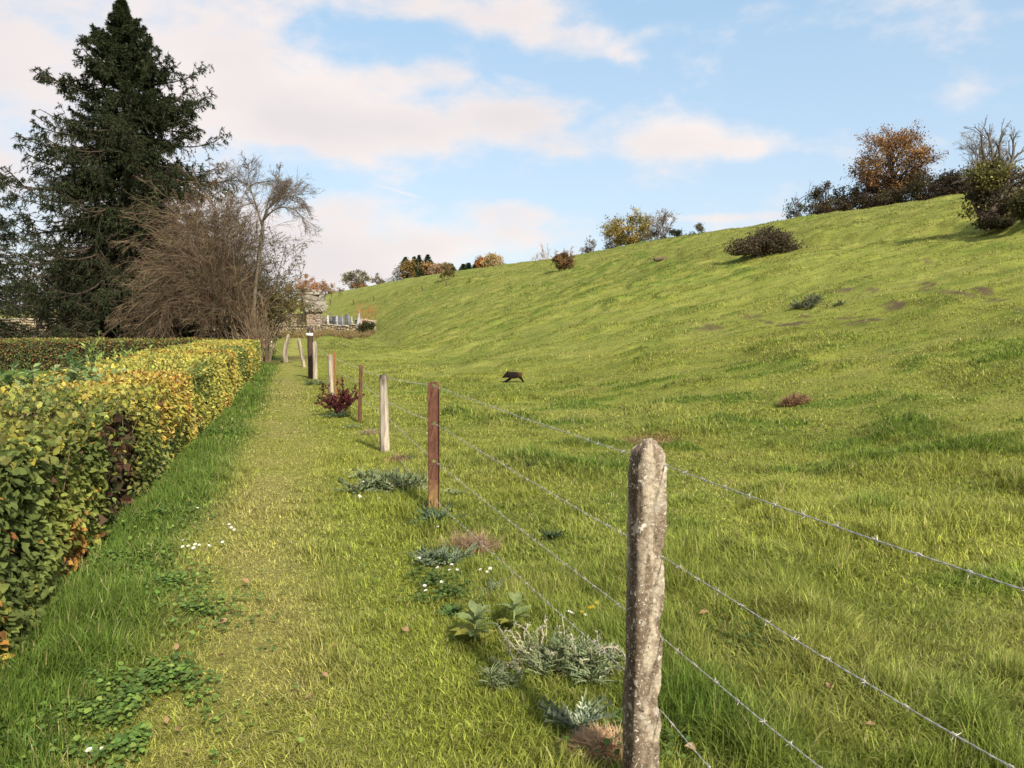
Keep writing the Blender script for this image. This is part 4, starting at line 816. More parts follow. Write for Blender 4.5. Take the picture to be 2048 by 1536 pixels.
# ivy tree on the slope
bi = hit(1990, 452); ri = math.hypot(bi[0], bi[1]); mi = ri / F
tree('ivy_clad_tree', 'squat tree smothered in ivy and brambles on the slope at the right edge', bi, 104 * mi, 136 * mi, th0=.12, ncl=60, leafn=170, L=.12, cols=[(.12, .12, .04), (.21, .19, .06), (.13, .095, .055), (.07, .06, .035)], wts=[2, 2, 1, 2], bare=1, tw2=7, trunkcol=(.10, .075, .06), cr=.12, tr=.06, multi=3, lobes=[(-.08, .70, .28, .26), (.18, .58, .30, .34), (-.30, .42, .18, .24), (0, .35, .36, .28), (.35, .35, .2, .25), (-.1, .85, .12, .14)])
main = [[(1990, 400), (1978, 340), (1965, 300), (1962, 270)], [(1990, 400), (1990, 340), (1985, 300), (1975, 265)], [(2000, 400), (2010, 350), (2030, 310), (2060, 295)], [(2000, 400), (2015, 370), (2040, 345), (2075, 330)],
        [(1985, 400), (1960, 360), (1945, 350), (1935, 385)], [(2010, 390), (2022, 330), (2030, 290), (2020, 268)], [(2005, 380), (2035, 380), (2060, 350), (2080, 320)], [(1992, 370), (2002, 320), (1998, 290), (2006, 262)]]
t = thing('dead_branch', 'bare grey limbs sticking up out of the ivy-clad tree', 'branches', np.array([0, 0, CAMH]) + ray(1995, 400) * (bi[1] / ray(1995, 400)[1]))
t2 = [o for o in COL.objects if o.name.startswith('ivy_clad_tree')][0]; bpy.data.objects.remove(t)
Q = limbset(main, bi[1], 10); RR = np.stack([np.linspace(.11, .03, 10)] * len(Q)); g = Geo(); tubes(g, Q, RR, 5, (.12, .10, .085)); B1, b1 = grow(Q, RR, 7, .4, .5, up=.1, K=5, wig=.15, rf=.5); b1 = np.maximum(b1, .014); tubes(g, B1, b1, 4, (.12, .10, .085))
B2, b2 = grow(B1, b1, 4, .5, .5, K=4, wig=.15, rf=.5); b2 = np.maximum(b2, .009); tubes(g, B2, b2, 3, (.13, .11, .09)); g.build('dead_limbs', M_TWIG, t2)
tree_px(2062, 372, 70, ybase=447, name='bush', label='dark bush cut by the right edge, beside the ivy-clad tree', th0=0., ncl=24, leafn=200, L=.12, cols=[(.07, .07, .03), (.10, .085, .035)], wts=[1, 1], bare=1, trunkcol=DK, cr=.13, multi=3, cat='bush')
tree_px(2010, 430, 110, ybase=455, name='bramble_patch', label='low dark bramble patch at the foot of the ivy-clad tree', th0=0., ncl=24, leafn=170, L=.11, cols=[(.06, .045, .03), (.07, .065, .03)], wts=[1, 1], bare=1, trunkcol=DK, cr=.12, multi=3, cat='brambles', flat=.5)
# slope bushes
tree_px(1527, 452, 132, ybase=510, name='bramble_bush', label='big dome-shaped dark bramble bush on the slope', th0=0., ncl=60, leafn=170, L=.11, cols=[(.085, .065, .04), (.12, .095, .055), (.06, .05, .03)], wts=[2, 1, 2], bare=1, tw2=5, trunkcol=(.11, .085, .06), cr=.085, multi=4, cat='bush', lobes=[(-.30, .20, .22, .22), (-.08, .40, .30, .36), (.08, .48, .30, .42), (.26, .36, .24, .36)], flat=.7)
tree_px(1128, 503, 46, ybase=540, name='bush', label='round reddish-brown bush alone on the middle slope', th0=0., ncl=30, leafn=150, L=.14, cols=[(.22, .13, .06), (.14, .09, .045), (.28, .19, .08)], wts=[2, 2, 1], bare=1, tw2=4, trunkcol=(.15, .11, .08), cr=.11, multi=4, cat='bush')
tree_px(893, 526, 44, ybase=560, name='bush', label='thin pale brown bush on the slope below the conifers', th0=0., ncl=24, leafn=60, L=.2, cols=[(.24, .17, .08), (.17, .14, .06)], wts=[2, 2], bare=1, tw2=5, trunkcol=(.2, .14, .09), cr=.12, multi=4, cat='bush')
# middle skyline group
tree_px(1258, 418, 118, r=156, name='oak_tree', label='broad yellow-green oak on the middle of the skyline', th0=.08, ncl=48, leafn=210, L=.24, cols=[(.17, .16, .05), (.32, .25, .06), (.11, .10, .045), (.42, .30, .07)], wts=[2, 3, 1, 2], bare=1, tw2=3, trunkcol=DK, cr=.085, tr=.025)
tree_px(1322, 414, 76, r=160, name='bare_tree', label='greyish leafless tree right of the yellow-green oak', th0=.15, ncl=26, leafn=14, L=.2, cols=[(.2, .14, .09)], wts=[1], bare=2, trunkcol=(.20, .165, .14), tr=.02)
tree_px(1306, 452, 60, r=153, name='bush', label='thin brown bush at the right foot of the yellow-green oak', th0=.0, ncl=20, leafn=70, L=.2, cols=[(.13, .10, .06), (.09, .08, .05)], wts=[2, 1], bare=1, trunkcol=DK, cr=.12, multi=3, cat='bush')
tree_px(1348, 450, 42, r=150, name='bush', label='dark green bush right of the greyish leafless tree', th0=.0, ncl=16, leafn=170, L=.22, cols=[(.05, .06, .03), (.08, .07, .04)], wts=[2, 1], bare=1, trunkcol=DK, cr=.13, multi=2, cat='bush')
tree_px(1393, 444, 36, r=148, name='bush', label='small green-brown bush at the right end of the middle skyline group', th0=.0, ncl=16, leafn=110, L=.2, cols=[(.13, .13, .06), (.10, .08, .05)], wts=[2, 1], bare=1, trunkcol=DK, cr=.13, multi=2, cat='bush')
tree_px(1226, 468, 46, r=154, name='bush', label='brown bush at the left foot of the yellow-green oak', th0=.0, ncl=16, leafn=80, L=.2, cols=[(.12, .10, .06), (.09, .07, .05)], wts=[2, 1], bare=1, trunkcol=DK, cr=.13, multi=3, cat='bush')
tree_px(1176, 466, 42, r=158, name='bare_tree', label='small leafless tree left of the yellow-green oak', th0=.1, ncl=22, leafn=0, bare=2, trunkcol=(.19, .16, .13), tr=.02, multi=2)
tree_px(1177, 492, 36, r=152, name='bush', label='low dark bush at the foot of the small leafless tree', th0=.0, ncl=12, leafn=100, L=.2, cols=[(.08, .065, .045)], wts=[1], bare=1, trunkcol=DK, cr=.14, multi=3, cat='bush')
tree_px(1459, 456, 22, r=140, name='bush', label='tiny green bush peeking over the skyline right of the middle group', th0=.0, ncl=10, leafn=150, L=.2, cols=[(.10, .12, .04)], wts=[1], trunkcol=DK, cr=.15, multi=2, cat='bush')
# far poplars, distance haze painted into their pale trunk colour
for k, (px, yt) in enumerate([(1062, 505), (1074, 492), (1086, 484), (1098, 482), (1112, 486), (1126, 490), (1142, 488), (1154, 494)]):
    tree_px(px, yt, 16, r=330, name='poplar_tree', label='faint leafless poplar in the pale row beyond the hillcrest', th0=.1, ncl=14, leafn=0, bare=1, trunkcol=(.42, .34, .33), tr=.012, group='pale poplars beyond the hillcrest', flat=.6)
# left skyline group
def fir(px, yt, wpx, r, label):
    r = min(r, float(np.interp(px2az(px), D_az, D_v))); b_ = polar(px, r); d = ray(px, yt); Ht = CAMH + d[2] / math.hypot(d[0], d[1]) * r - b_[2]; t = thing('fir_tree', label, 'tree', b_); g = Geo()
    tubes(g, np.array([[b_, b_ + [0, 0, Ht]]]), np.array([[Ht * .02, .03]]), 6, (.06, .045, .035)); g.build('trunk', M_BARK, t)
    n = 3400; h_ = rng.uniform(.04, 1, n) ** 1.2; a = rng.uniform(0, 6.28, n); rr = wpx * 2.7 * r / F / 2 * (1 - h_) ** 1.1 * rng.uniform(.2, 1.05, n) * (.55 + .7 * vnoise(a * 1.6, h_ * 12, px)); P = b_ + np.stack([np.cos(a) * rr, np.sin(a) * rr, h_ * Ht - rr * .12], -1)
    g = Geo(); D = np.stack([np.cos(a), np.sin(a), rng.uniform(-.5, .25, n)], -1); inst(g, TR_V, [TR_F], P, D, rdir(n), rng.uniform(.3, .75, n), rng.uniform(.12, .28, n), pal([(.03, .05, .028), (.045, .065, .03)], [1, 1], n)); g.build('crown', M_NEEDLE, t)
for px, yt, w_, lab in [(812, 514, 40, 'dark fir at the left end of the conifer group'), (829, 513, 20, 'slim dark fir second in the conifer group'), (839, 510, 20, 'slim pointed fir third in the conifer group'), (856, 509, 30, 'dark fir at the right end of the conifer group'),
                        (903, 528, 18, 'dull green fir behind the pale brown hillside bush'), (927, 528, 15, 'small dark fir right of the pale brown hillside bush'), (937, 526, 15, 'small dark fir left of the orange trees'), (955, 520, 18, 'dark fir just left of the bright orange tree')]:
    fir(px, yt, w_, 285 if px < 870 else 255, lab)
tree_px(832, 521, 72, r=258, name='tree', label='ochre-leaved low tree in front of the dark firs', th0=.0, ncl=26, leafn=150, L=.42, cols=[(.30, .19, .06), (.22, .15, .05), (.14, .12, .05)], wts=[2, 2, 1], trunkcol=DK, cr=.11, multi=3, bare=1)
tree_px(864, 524, 52, r=255, name='tree', label='golden-brown low tree right of the ochre one', th0=.0, ncl=18, leafn=140, L=.42, cols=[(.36, .22, .08), (.26, .17, .07)], wts=[2, 2], trunkcol=DK, cr=.12, multi=3, bare=1)
tree_px(884, 523, 48, r=262, name='tree', label='pale pinkish-orange tree behind the pale brown hillside bush', th0=.0, ncl=16, leafn=120, L=.42, cols=[(.44, .27, .17), (.34, .22, .12)], wts=[2, 2], trunkcol=(.2, .14, .1), cr=.13, multi=3, bare=1)
tree_px(966, 513, 40, r=238, name='tree', label='bright orange tree on the left skyline', th0=.0, ncl=18, leafn=150, L=.38, cols=[(.42, .18, .05), (.33, .14, .05)], wts=[2, 1], trunkcol=DK, cr=.14, multi=2, bare=1)
tree_px(985, 506, 52, r=242, name='tree', label='tan-leaved tree right of the bright orange tree', th0=.05, ncl=22, leafn=120, L=.38, cols=[(.42, .30, .13), (.34, .24, .11)], wts=[2, 1], trunkcol=(.15, .11, .08), cr=.12, multi=2, bare=1)
tree_px(1006, 519, 36, r=240, name='bush', label='low tan bush at the right end of the left skyline group', th0=.0, ncl=12, leafn=90, L=.34, cols=[(.36, .27, .15)], wts=[1], trunkcol=(.2, .15, .1), cr=.15, multi=3, bare=1, cat='bush')
tree_px(614, 543, 50, r=330, name='tree', label='round pale orange tree behind the stone chapel', th0=.1, ncl=34, leafn=170, L=.42, cols=[(.46, .24, .13), (.38, .20, .11), (.5, .3, .18)], wts=[2, 2, 1], trunkcol=(.2, .13, .09), cr=.10, bare=1)
tree_px(652, 555, 38, r=320, name='tree', label='small rust-coloured tree right of the round orange tree', th0=.0, ncl=18, leafn=130, L=.42, cols=[(.30, .18, .08), (.36, .20, .10)], wts=[2, 2], trunkcol=DK, cr=.13, bare=1)
tree_px(714, 538, 64, r=300, name='tree', label='thin-leaved olive tree on the skyline right of the chapel', th0=.1, ncl=30, leafn=75, L=.42, cols=[(.17, .17, .07), (.24, .20, .09), (.12, .12, .06)], wts=[2, 1, 1], trunkcol=DK, cr=.10, bare=1)
tree_px(757, 546, 34, r=298, name='tree', label='small grey-brown tree right of the thin-leaved olive tree', th0=.1, ncl=16, leafn=40, L=.4, cols=[(.22, .18, .12)], wts=[1], trunkcol=(.14, .11, .09), cr=.12, bare=1)
tree_px(716, 565, 38, r=285, name='bush', label='low orange-brown bush under the thin-leaved olive tree', th0=.0, ncl=14, leafn=120, L=.4, cols=[(.34, .18, .09), (.26, .15, .08)], wts=[2, 1], trunkcol=DK, cr=.14, bare=1, cat='bush', multi=3)
tree_px(676, 578, 34, r=300, name='bush', label='low pinkish-grey bush left of the thin-leaved olive tree', th0=.0, ncl=12, leafn=70, L=.36, cols=[(.34, .27, .20), (.25, .20, .13)], wts=[2, 1], trunkcol=(.2, .15, .12), cr=.14, bare=1, cat='bush', multi=3)
tree_px(575, 555, 60, r=150, name='tree', label='yellow-leaved tree glimpsed left of the chapel', th0=.15, ncl=30, leafn=90, L=.26, cols=[(.34, .24, .06), (.25, .20, .07), (.16, .15, .06)], wts=[1, 2, 2], trunkcol=DK, cr=.10, bare=1)
tree_px(540, 580, 60, r=145, name='tree', label='olive-brown tree behind the bare tree, left of the yellow-leaved one', th0=.05, ncl=30, leafn=110, L=.26, cols=[(.20, .17, .07), (.14, .13, .06)], wts=[1, 1], trunkcol=DK, cr=.11, bare=1)
tree_px(330, 540, 190, r=70, name='bush', cat='bush', label='dark thicket behind the stone wall under the spruce', th0=.0, ncl=40, leafn=200, L=.2, cols=[(.035, .04, .02), (.06, .045, .03)], wts=[1, 1], trunkcol=DK, cr=.12, multi=4, bare=1)
tree_px(100, 520, 220, r=72, name='bush', cat='bush', label='dark thicket behind the stone wall at the far left', th0=.0, ncl=40, leafn=200, L=.2, cols=[(.035, .04, .02), (.07, .055, .03)], wts=[1, 1], trunkcol=DK, cr=.12, multi=4, bare=1)
tree_px(470, 560, 120, r=150, name='tree', label='brown woodland tree behind the bare shrubs', th0=.05, ncl=30, leafn=140, L=.3, cols=[(.10, .08, .05), (.14, .12, .06)], wts=[1, 1], trunkcol=DK, cr=.11, bare=1)

# ------------------------------------------------------------------ churchyard wall, chapel, graves
def stonewall(A, B, hA, th, label, name='stone_wall', n=None):
    mid = (A + B) / 2; mid[2] = gz(mid[0], mid[1]); t = thing(name, label, 'wall', mid); d = unit((B - A) * [1, 1, 0]); nrm = np.array([d[1], -d[0], 0]); L = np.linalg.norm((B - A)[:2])
    g = Geo(); rows = int(hA / .16); z = 0
    for r_ in range(rows):
        rh = hA / rows; x = -rng.uniform(0, .3)
        while x < L:
            w = rng.uniform(.22, .55); x1 = min(x + w, L); x0 = max(x, 0)
            if x1 - x0 > .05:
                c = A + d * (x0 + x1) / 2; zg = gz(c[0], c[1]); dp = rng.uniform(0, .05)
                ex = d * (x1 - x0 - .018) / 2; ny = nrm * (th / 2 + dp); zz0 = zg + r_ * rh + .006 - (.25 if r_ == 0 else 0); zz1 = zg + (r_ + 1) * rh - .008; c = c * [1, 1, 0]
                V = [c + sx * ex + sy * ny + np.array([0, 0, zc]) for zc in (zz0, zz1) for sy in (-1, 1) for sx in (-1, 1)]
                g.add(V, [[0, 2, 3, 1], [4, 5, 7, 6], [0, 1, 5, 4], [2, 6, 7, 3], [0, 4, 6, 2], [1, 3, 7, 5]], np.array([.36, .30, .21]) * rng.uniform(.6, 1.25) * np.array([1, rng.uniform(.92, 1.03), rng.uniform(.8, 1.05)]))
            x += w
    # mortar core
    nn = max(2, int(L / 2)); 
    for i in range(nn):
        c0 = A + d * L * i / nn; c1 = A + d * L * (i + 1) / nn; zg = gz(*((c0 + c1) / 2)[:2]); c = (c0 + c1) / 2 * [1, 1, 0]; ex = d * (L / nn / 2 - .001); ny = nrm * (th / 2 - .02)
        V = [c + sx * ex + sy * ny + np.array([0, 0, zc]) for zc in (zg - .3, zg + hA - .05) for sy in (-1, 1) for sx in (-1, 1)]; g.add(V, [[0, 2, 3, 1], [4, 5, 7, 6], [0, 1, 5, 4], [2, 6, 7, 3], [0, 4, 6, 2], [1, 3, 7, 5]], (.26, .22, .16))
    g.build('masonry', M_STONE, t)
    g = Geo()
    x = 0
    while x < L:
        w = rng.uniform(.5, .9); c = A + d * min(x + w / 2, L); zg = gz(c[0], c[1]); ex = d * (w / 2 - .01); ny = nrm * (th / 2 + .07); c = c * [1, 1, 0]; h0 = zg + hA + .002; h1 = h0 + rng.uniform(.07, .13)
        V = [c + sx * ex + sy * ny + np.array([0, 0, zc]) for zc in (h0, h1) for sy in (-1, 1) for sx in (-1, 1)]; g.add(V, [[0, 2, 3, 1], [4, 5, 7, 6], [0, 1, 5, 4], [2, 6, 7, 3], [0, 4, 6, 2], [1, 3, 7, 5]], np.array([.44, .37, .28]) * rng.uniform(.75, 1.15)); x += w
    g.build('coping', M_STONE, t); return t
stonewall(stonewall_args[0], stonewall_args[1], 1.75, .4, 'pale low stone wall glimpsed beneath the branches of the spruce')
wA = hit(745, 667); wB = np.array([(500 - 1024) / F * (wA[1] + 8), wA[1] + 8, 0]); zt_ = CAMH + ray(745, 641)[2] / ray(745, 641)[1] * wA[1]; wallH = zt_ - wA[2] - .1
stonewall(wB, wA, wallH, .45, 'long tan rubble stone wall of the churchyard at the end of the field')
wC = wA * np.array([1, 1, 0]) * (1 + 20 / np.linalg.norm(wA[:2])) - np.array([2.0, 0, 0]); stonewall(wA + np.array([.05, .5, 0]), wC, wallH * .9, .4, 'side wall of the churchyard running back from the right corner')
WD = unit((wA - wB) * [1, 1, 0])
def onw(px, back=0.):  # point on/behind the wall line by bearing
    d = ray(px, 650); k = (wA[1] * WD[0] - wA[0] * WD[1]) / (d[1] * WD[0] - d[0] * WD[1]); p = d * k; p = p * [1, 1, 0]; p = p * (1 + back / np.linalg.norm(p)); p[2] = gz(p[0], p[1]); return p
def zat(py, p, px=650): d = ray(px, py); return CAMH + d[2] / math.hypot(d[0], d[1]) * math.hypot(p[0], p[1])
# chapel
cp = onw(630, 9.0); cm = math.hypot(cp[0], cp[1]) / F; zE = zat(618, cp); zR = zat(589, cp)
t = thing('stone_chapel', 'small stone chapel with steep stone-tiled roof inside the churchyard', 'chapel', cp)
e1 = unit(np.array([.80, .60, 0])); e2 = unit(np.array([-.60, .80, 0])); W1, W2 = 40 * cm * .95, 22 * cm * 1.6   # long side facing right-front, gable facing left-front
e1 = unit(np.array([.86, .51, 0])); e2 = unit(np.array([-.51, .86, 0])); Lg = 30 * cm; Dp = 24 * cm
O = cp - e1 * Lg / 2
def cpnt(a, b_, z): return O + e1 * a + e2 * b_ + np.array([0, 0, z - O[2]])
# body: walls of individual coursed stones approximated on displaced panels
def panel(g, P0, P1, z0, z1, out_, col, cut=None):
    L = np.linalg.norm(P1 - P0); nx = int(L / .3) + 1; nz = int((z1 - z0) / .2) + 1; d = (P1 - P0) / L
    for i in range(nx):
        for j in range(nz):
            x0, x1 = L * i / nx, L * (i + 1) / nx; za, zb = z0 + (z1 - z0) * j / nz, z0 + (z1 - z0) * (j + 1) / nz
            if cut is not None and not cut((x0 + x1) / 2 / L, (za + zb) / 2): continue
            c = P0 + d * (x0 + x1) / 2; dp = rng.uniform(.02, .09); s = d * (x1 - x0 - .03) / 2; V = []
            for zc in (za + .012, zb - .012):
                for sy in (-.1, dp):
                    for sx in (-1, 1): q = c + s * sx + out_ * sy; V.append([q[0], q[1], zc])
            g.add(V, [[0, 2, 3, 1], [4, 5, 7, 6], [0, 1, 5, 4], [2, 6, 7, 3], [0, 4, 6, 2], [1, 3, 7, 5]], np.array(col) * rng.uniform(.72, 1.2))
g = Geo(); base_z = cp[2] - .3
g.add([cpnt(0, 0, base_z), cpnt(Lg, 0, base_z), cpnt(Lg, Dp, base_z), cpnt(0, Dp, base_z), cpnt(0, 0, zE), cpnt(Lg, 0, zE), cpnt(Lg, Dp, zE), cpnt(0, Dp, zE)], [[0, 1, 5, 4], [1, 2, 6, 5], [2, 3, 7, 6], [3, 0, 4, 7]], (.30, .24, .19))
panel(g, cpnt(0, 0, 0) * [1, 1, 0], cpnt(Lg, 0, 0) * [1, 1, 0], base_z, zE, -e2, (.34, .265, .21)); g.build('wall', M_STONE, t)
gf = Geo(); # gable wall on the left end ; doorway shade painted as a flat dark arch
gz0, gz1 = base_z, zE
apex = zR - .2; Gw = Dp
V = [cpnt(-.05, 0, gz0), cpnt(-.05, Dp, gz0), cpnt(-.05, Dp, zE), cpnt(-.05, Dp / 2, apex), cpnt(-.05, 0, zE)]; gf.add(V, [[4, 3, 2, 1, 0]], (.30, .25, .19)); gf.build('gable', M_STONE, t)
g = Geo(); aw, ah = Dp * .24, zE + .3
pts = [cpnt(-.12, Dp / 2 - aw, gz0), cpnt(-.12, Dp / 2 + aw, gz0), cpnt(-.12, Dp / 2 + aw, ah)] + [cpnt(-.12, Dp / 2 + aw * math.cos(a), ah + aw * math.sin(a)) for a in np.linspace(0, math.pi, 9)[1:-1]] + [cpnt(-.12, Dp / 2 - aw, ah)]
g.add(pts, [list(range(len(pts)))[::-1]], (.14, .11, .08)); g.build('doorway', M_STONE, t)
# roof with courses of stone tiles
g = Geo(); ov = .45
for side in (0, 1):
    nr_ = 13
    for i in range(nr_):
        u0, u1 = i / nr_, (i + 1) / nr_; bb0 = -ov + (Dp / 2 + ov) * u0; bb1 = -ov + (Dp / 2 + ov) * u1 + .06; z0_ = zE - .25 + (zR - zE + .25) * u0; z1_ = zE - .25 + (zR - zE + .25) * u1
        if side: bb0, bb1 = Dp - bb0, Dp - bb1
        x = -.35
        while x < Lg + .3:
            w = rng.uniform(.28, .5); l = rng.uniform(.03, .09); ny = (-1 if side == 0 else 1)
            V = [cpnt(x, bb0, z0_ + l), cpnt(x + w - .02, bb0, z0_ + l), cpnt(x + w - .02, bb1, z1_ + .01), cpnt(x, bb1, z1_ + .01), cpnt(x, bb0, z0_ - .05), cpnt(x + w - .02, bb0, z0_ - .05)]
            g.add(V, [[0, 1, 2, 3], [4, 5, 1, 0]], np.array([.22, .195, .155]) * rng.uniform(.45, 1.35)); x += w
g.build('roof', M_SLATE, t)
g = Geo(); box(g, cpnt(Lg * .5, Dp / 2, zR + .12), (Lg * .9, .35, .3), (.34, .31, .26)); box(g, cpnt(Lg * .62, Dp / 2, zR + .42), (.35, .3, .35), (.36, .33, .28)); g.build('ridge', M_STONE, t)
# low inner wall at left of chapel
lp = onw(530, 10.0); stonewall(lp, onw(606, 11.0), 2.6, .5, 'grey stone wall left of the chapel')
# graves
def slab(kind, px, yt, yb, wpx, back, col, label):
    p = onw(px, back); zt2 = zat(yt, p); w = wpx * math.hypot(p[0], p[1]) / F; h = zt2 - p[2]; t = thing('gravestone', label, 'gravestone', p, 'gravestones behind the churchyard wall'); g = Geo(); n = 10
    if kind == 'round': pr = [(-w / 2, 0), (w / 2, 0), (w / 2, h * .75)] + [(w / 2 * math.cos(a), h * .75 + h * .25 * math.sin(a)) for a in np.linspace(0, math.pi, n)[1:-1]] + [(-w / 2, h * .75)]
    elif kind == 'cross': c = w * .17; pr = [(-c, 0), (c, 0), (c, h * .6), (w / 2, h * .6), (w / 2, h * .78), (c, h * .78), (c, h), (-c, h), (-c, h * .78), (-w / 2, h * .78), (-w / 2, h * .6), (-c, h * .6)]
    elif kind == 'point': pr = [(-w / 2, 0), (w / 2, 0), (w / 2, h * .7), (0, h), (-w / 2, h * .7)]
    else: pr = [(-w / 2, 0), (w / 2, 0), (w / 2, h), (-w / 2, h)]
    m_ = len(pr); V = [p + np.array([a, s_ * .09, b_ - .05]) for s_ in (-1, 1) for a, b_ in pr]; g.add(V, [list(range(m_))], col); g.f.append(np.array([list(range(2 * m_ - 1, m_ - 1, -1))]) + g.n - 2 * m_)
    for i in range(m_): g.f.append(np.array([[i, m_ + i, m_ + (i + 1) % m_, (i + 1) % m_]]) + g.n - 2 * m_)
    g.build('slab', M_STONE, t)
slab('flat', 650, 632, 641, 10, 2.5, (.14, .12, .09), 'low brown tomb just right of the chapel')
for k, (kind, px, yt, w_, c, lab) in enumerate([('round', 656, 629, 4, (.45, .43, .38), 'pale round gravestone beside the low brown tomb'), ('cross', 662, 624, 5, (.12, .12, .12), 'dark cross gravestone topped with white, second from the chapel'),
        ('flat', 668, 632, 7, (.05, .05, .055), 'black flat gravestone left of the middle of the graves'), ('round', 674, 630, 5, (.30, .30, .30), 'grey rounded gravestone in the middle of the graves'), ('flat', 680, 632, 7, (.10, .10, .12), 'blackish wide gravestone right of the grey rounded one'),
        ('point', 685, 629, 5, (.20, .20, .22), 'pointed dark grey gravestone'), ('flat', 692, 627, 4, (.08, .08, .09), 'tall narrow black gravestone'), ('round', 698, 629, 6, (.17, .17, .18), 'rounded dark gravestone left of the big grey tomb'), ('cross', 704, 632, 5, (.35, .33, .3), 'small pale cross beside the big grey tomb')]):
    slab(kind, px, yt, 641, w_, 2.0 + (k % 3) * .8, c, lab)
p = onw(718, 1.6); mm_ = math.hypot(p[0], p[1]) / F; zt2 = zat(620, p); h = zt2 - p[2]
t = thing('pyramid_tomb', 'pale grey pointed tomb rising above the churchyard wall', 'tomb', p); g = Geo(); w = 12 * mm_
V = [p + np.array(v) for v in [(-w * .62, -.5, 0), (w * .5, -.5, 0), (w * .5, .7, 0), (-w * .62, .7, 0), (0.05, 0, h), (-w * .15, .1, h * .9)]]; g.add(V, [[0, 1, 4], [1, 2, 4], [2, 3, 4], [3, 0, 4]], (.33, .34, .37)); g.build('slab', M_PAINT, t)
g = Geo(); V = [p + np.array(v) for v in [(w * .12, -.45, 0), (w * .68, -.45, 0), (w * .68, -.25, 0), (w * .12, -.25, 0), (w * .5, -.35, h * .88), (w * .22, -.35, h * .55)]]; g.add(V, [[0, 1, 4], [1, 2, 4], [2, 3, 4], [3, 0, 4]], (.40, .40, .42)); g.build('side_slab', M_PAINT, t)
# ivy on the wall corner and dry growth along the wall
ic = onw(733, -.45); t = thing('ivy', 'dark ivy hanging over the right corner of the churchyard wall', 'ivy', ic); g = Geo(); n = 5200; u = rng.normal(0, 1, n); wd_ = 16 * mm_
P = ic + WD * (u * wd_ * .42)[:, None] + np.array([0, -1, 0]) * rng.uniform(-.35, .28, (n, 1)); z_ = np.where(rng.uniform(0, 1, n) < .55, wallH + rng.uniform(-.2, .45, n) * vnoise(u * 4, u * 0, 3), wallH * (1.05 - rng.uniform(0, 1, n) ** .8 * (.25 + .9 * vnoise(u * 3.3, u * 0 + 4, 8)))); P[:, 2] += z_ - .05
leaves(g, P, rdir(n), rdir(n), rng.uniform(.1, .2, n), .8, pal([(.045, .06, .025), (.07, .075, .03), (.10, .08, .04)], [3, 2, 1], n), 'quad'); g.build('foliage', M_CROWN, t)
vc = onw(738, -.3); t = thing('creeper', 'reddish twigs of a creeper above the wall corner', 'creeper', vc); S = np.array([[vc + np.array([a, 0, wallH * .8]), vc + np.array([a * 1.1 + rng.normal(0, .1), 0, wallH + .9]), vc + np.array([a * 1.2 + rng.normal(0, .2), 0, wallH + rng.uniform(1.2, 2.0)])] for a in np.linspace(-.9, .6, 10)])
g = Geo(); RR = np.full((10, 3), .022); tubes(g, S, RR, 3, (.36, .15, .06)); B1, b1 = grow(S, RR, 7, .4, .8, K=3, t0=.3, rf=.8); tubes(g, B1, np.maximum(b1, .014), 3, (.40, .17, .07)); g.build('twigs', M_TWIG, t)
n = 15000; g = Geo(); px_ = rng.uniform(500, 742, n); d0 = np.array([(ray(p_, 655)[0] / ray(p_, 655)[1]) for p_ in px_]); k_ = (wA[1] * WD[0] - wA[0] * WD[1]) / (WD[0] - d0 * WD[1]); bk = rng.uniform(.35, 2.2, n); Y = k_ - bk; X = d0 * Y
P = np.stack([X, Y, HT(X, Y)], -1); D = unit(np.stack([rng.normal(0, .35, n), rng.normal(0, .35, n), np.ones(n)], -1)); inst(g, TR_V, [TR_F], P, D, rdir(n), rng.uniform(.35, .95, n) * (1 - .3 * (bk > 1.4)), rng.uniform(.03, .07, n), pal([(.36, .27, .13), (.28, .20, .10), (.22, .19, .07), (.18, .11, .06)], [3, 3, 2, 1], n))
tag(g.build('dry_weeds', M_CROWN), 'tall dry tan weeds growing along the foot of the churchyard wall', 'weeds', kind='stuff')

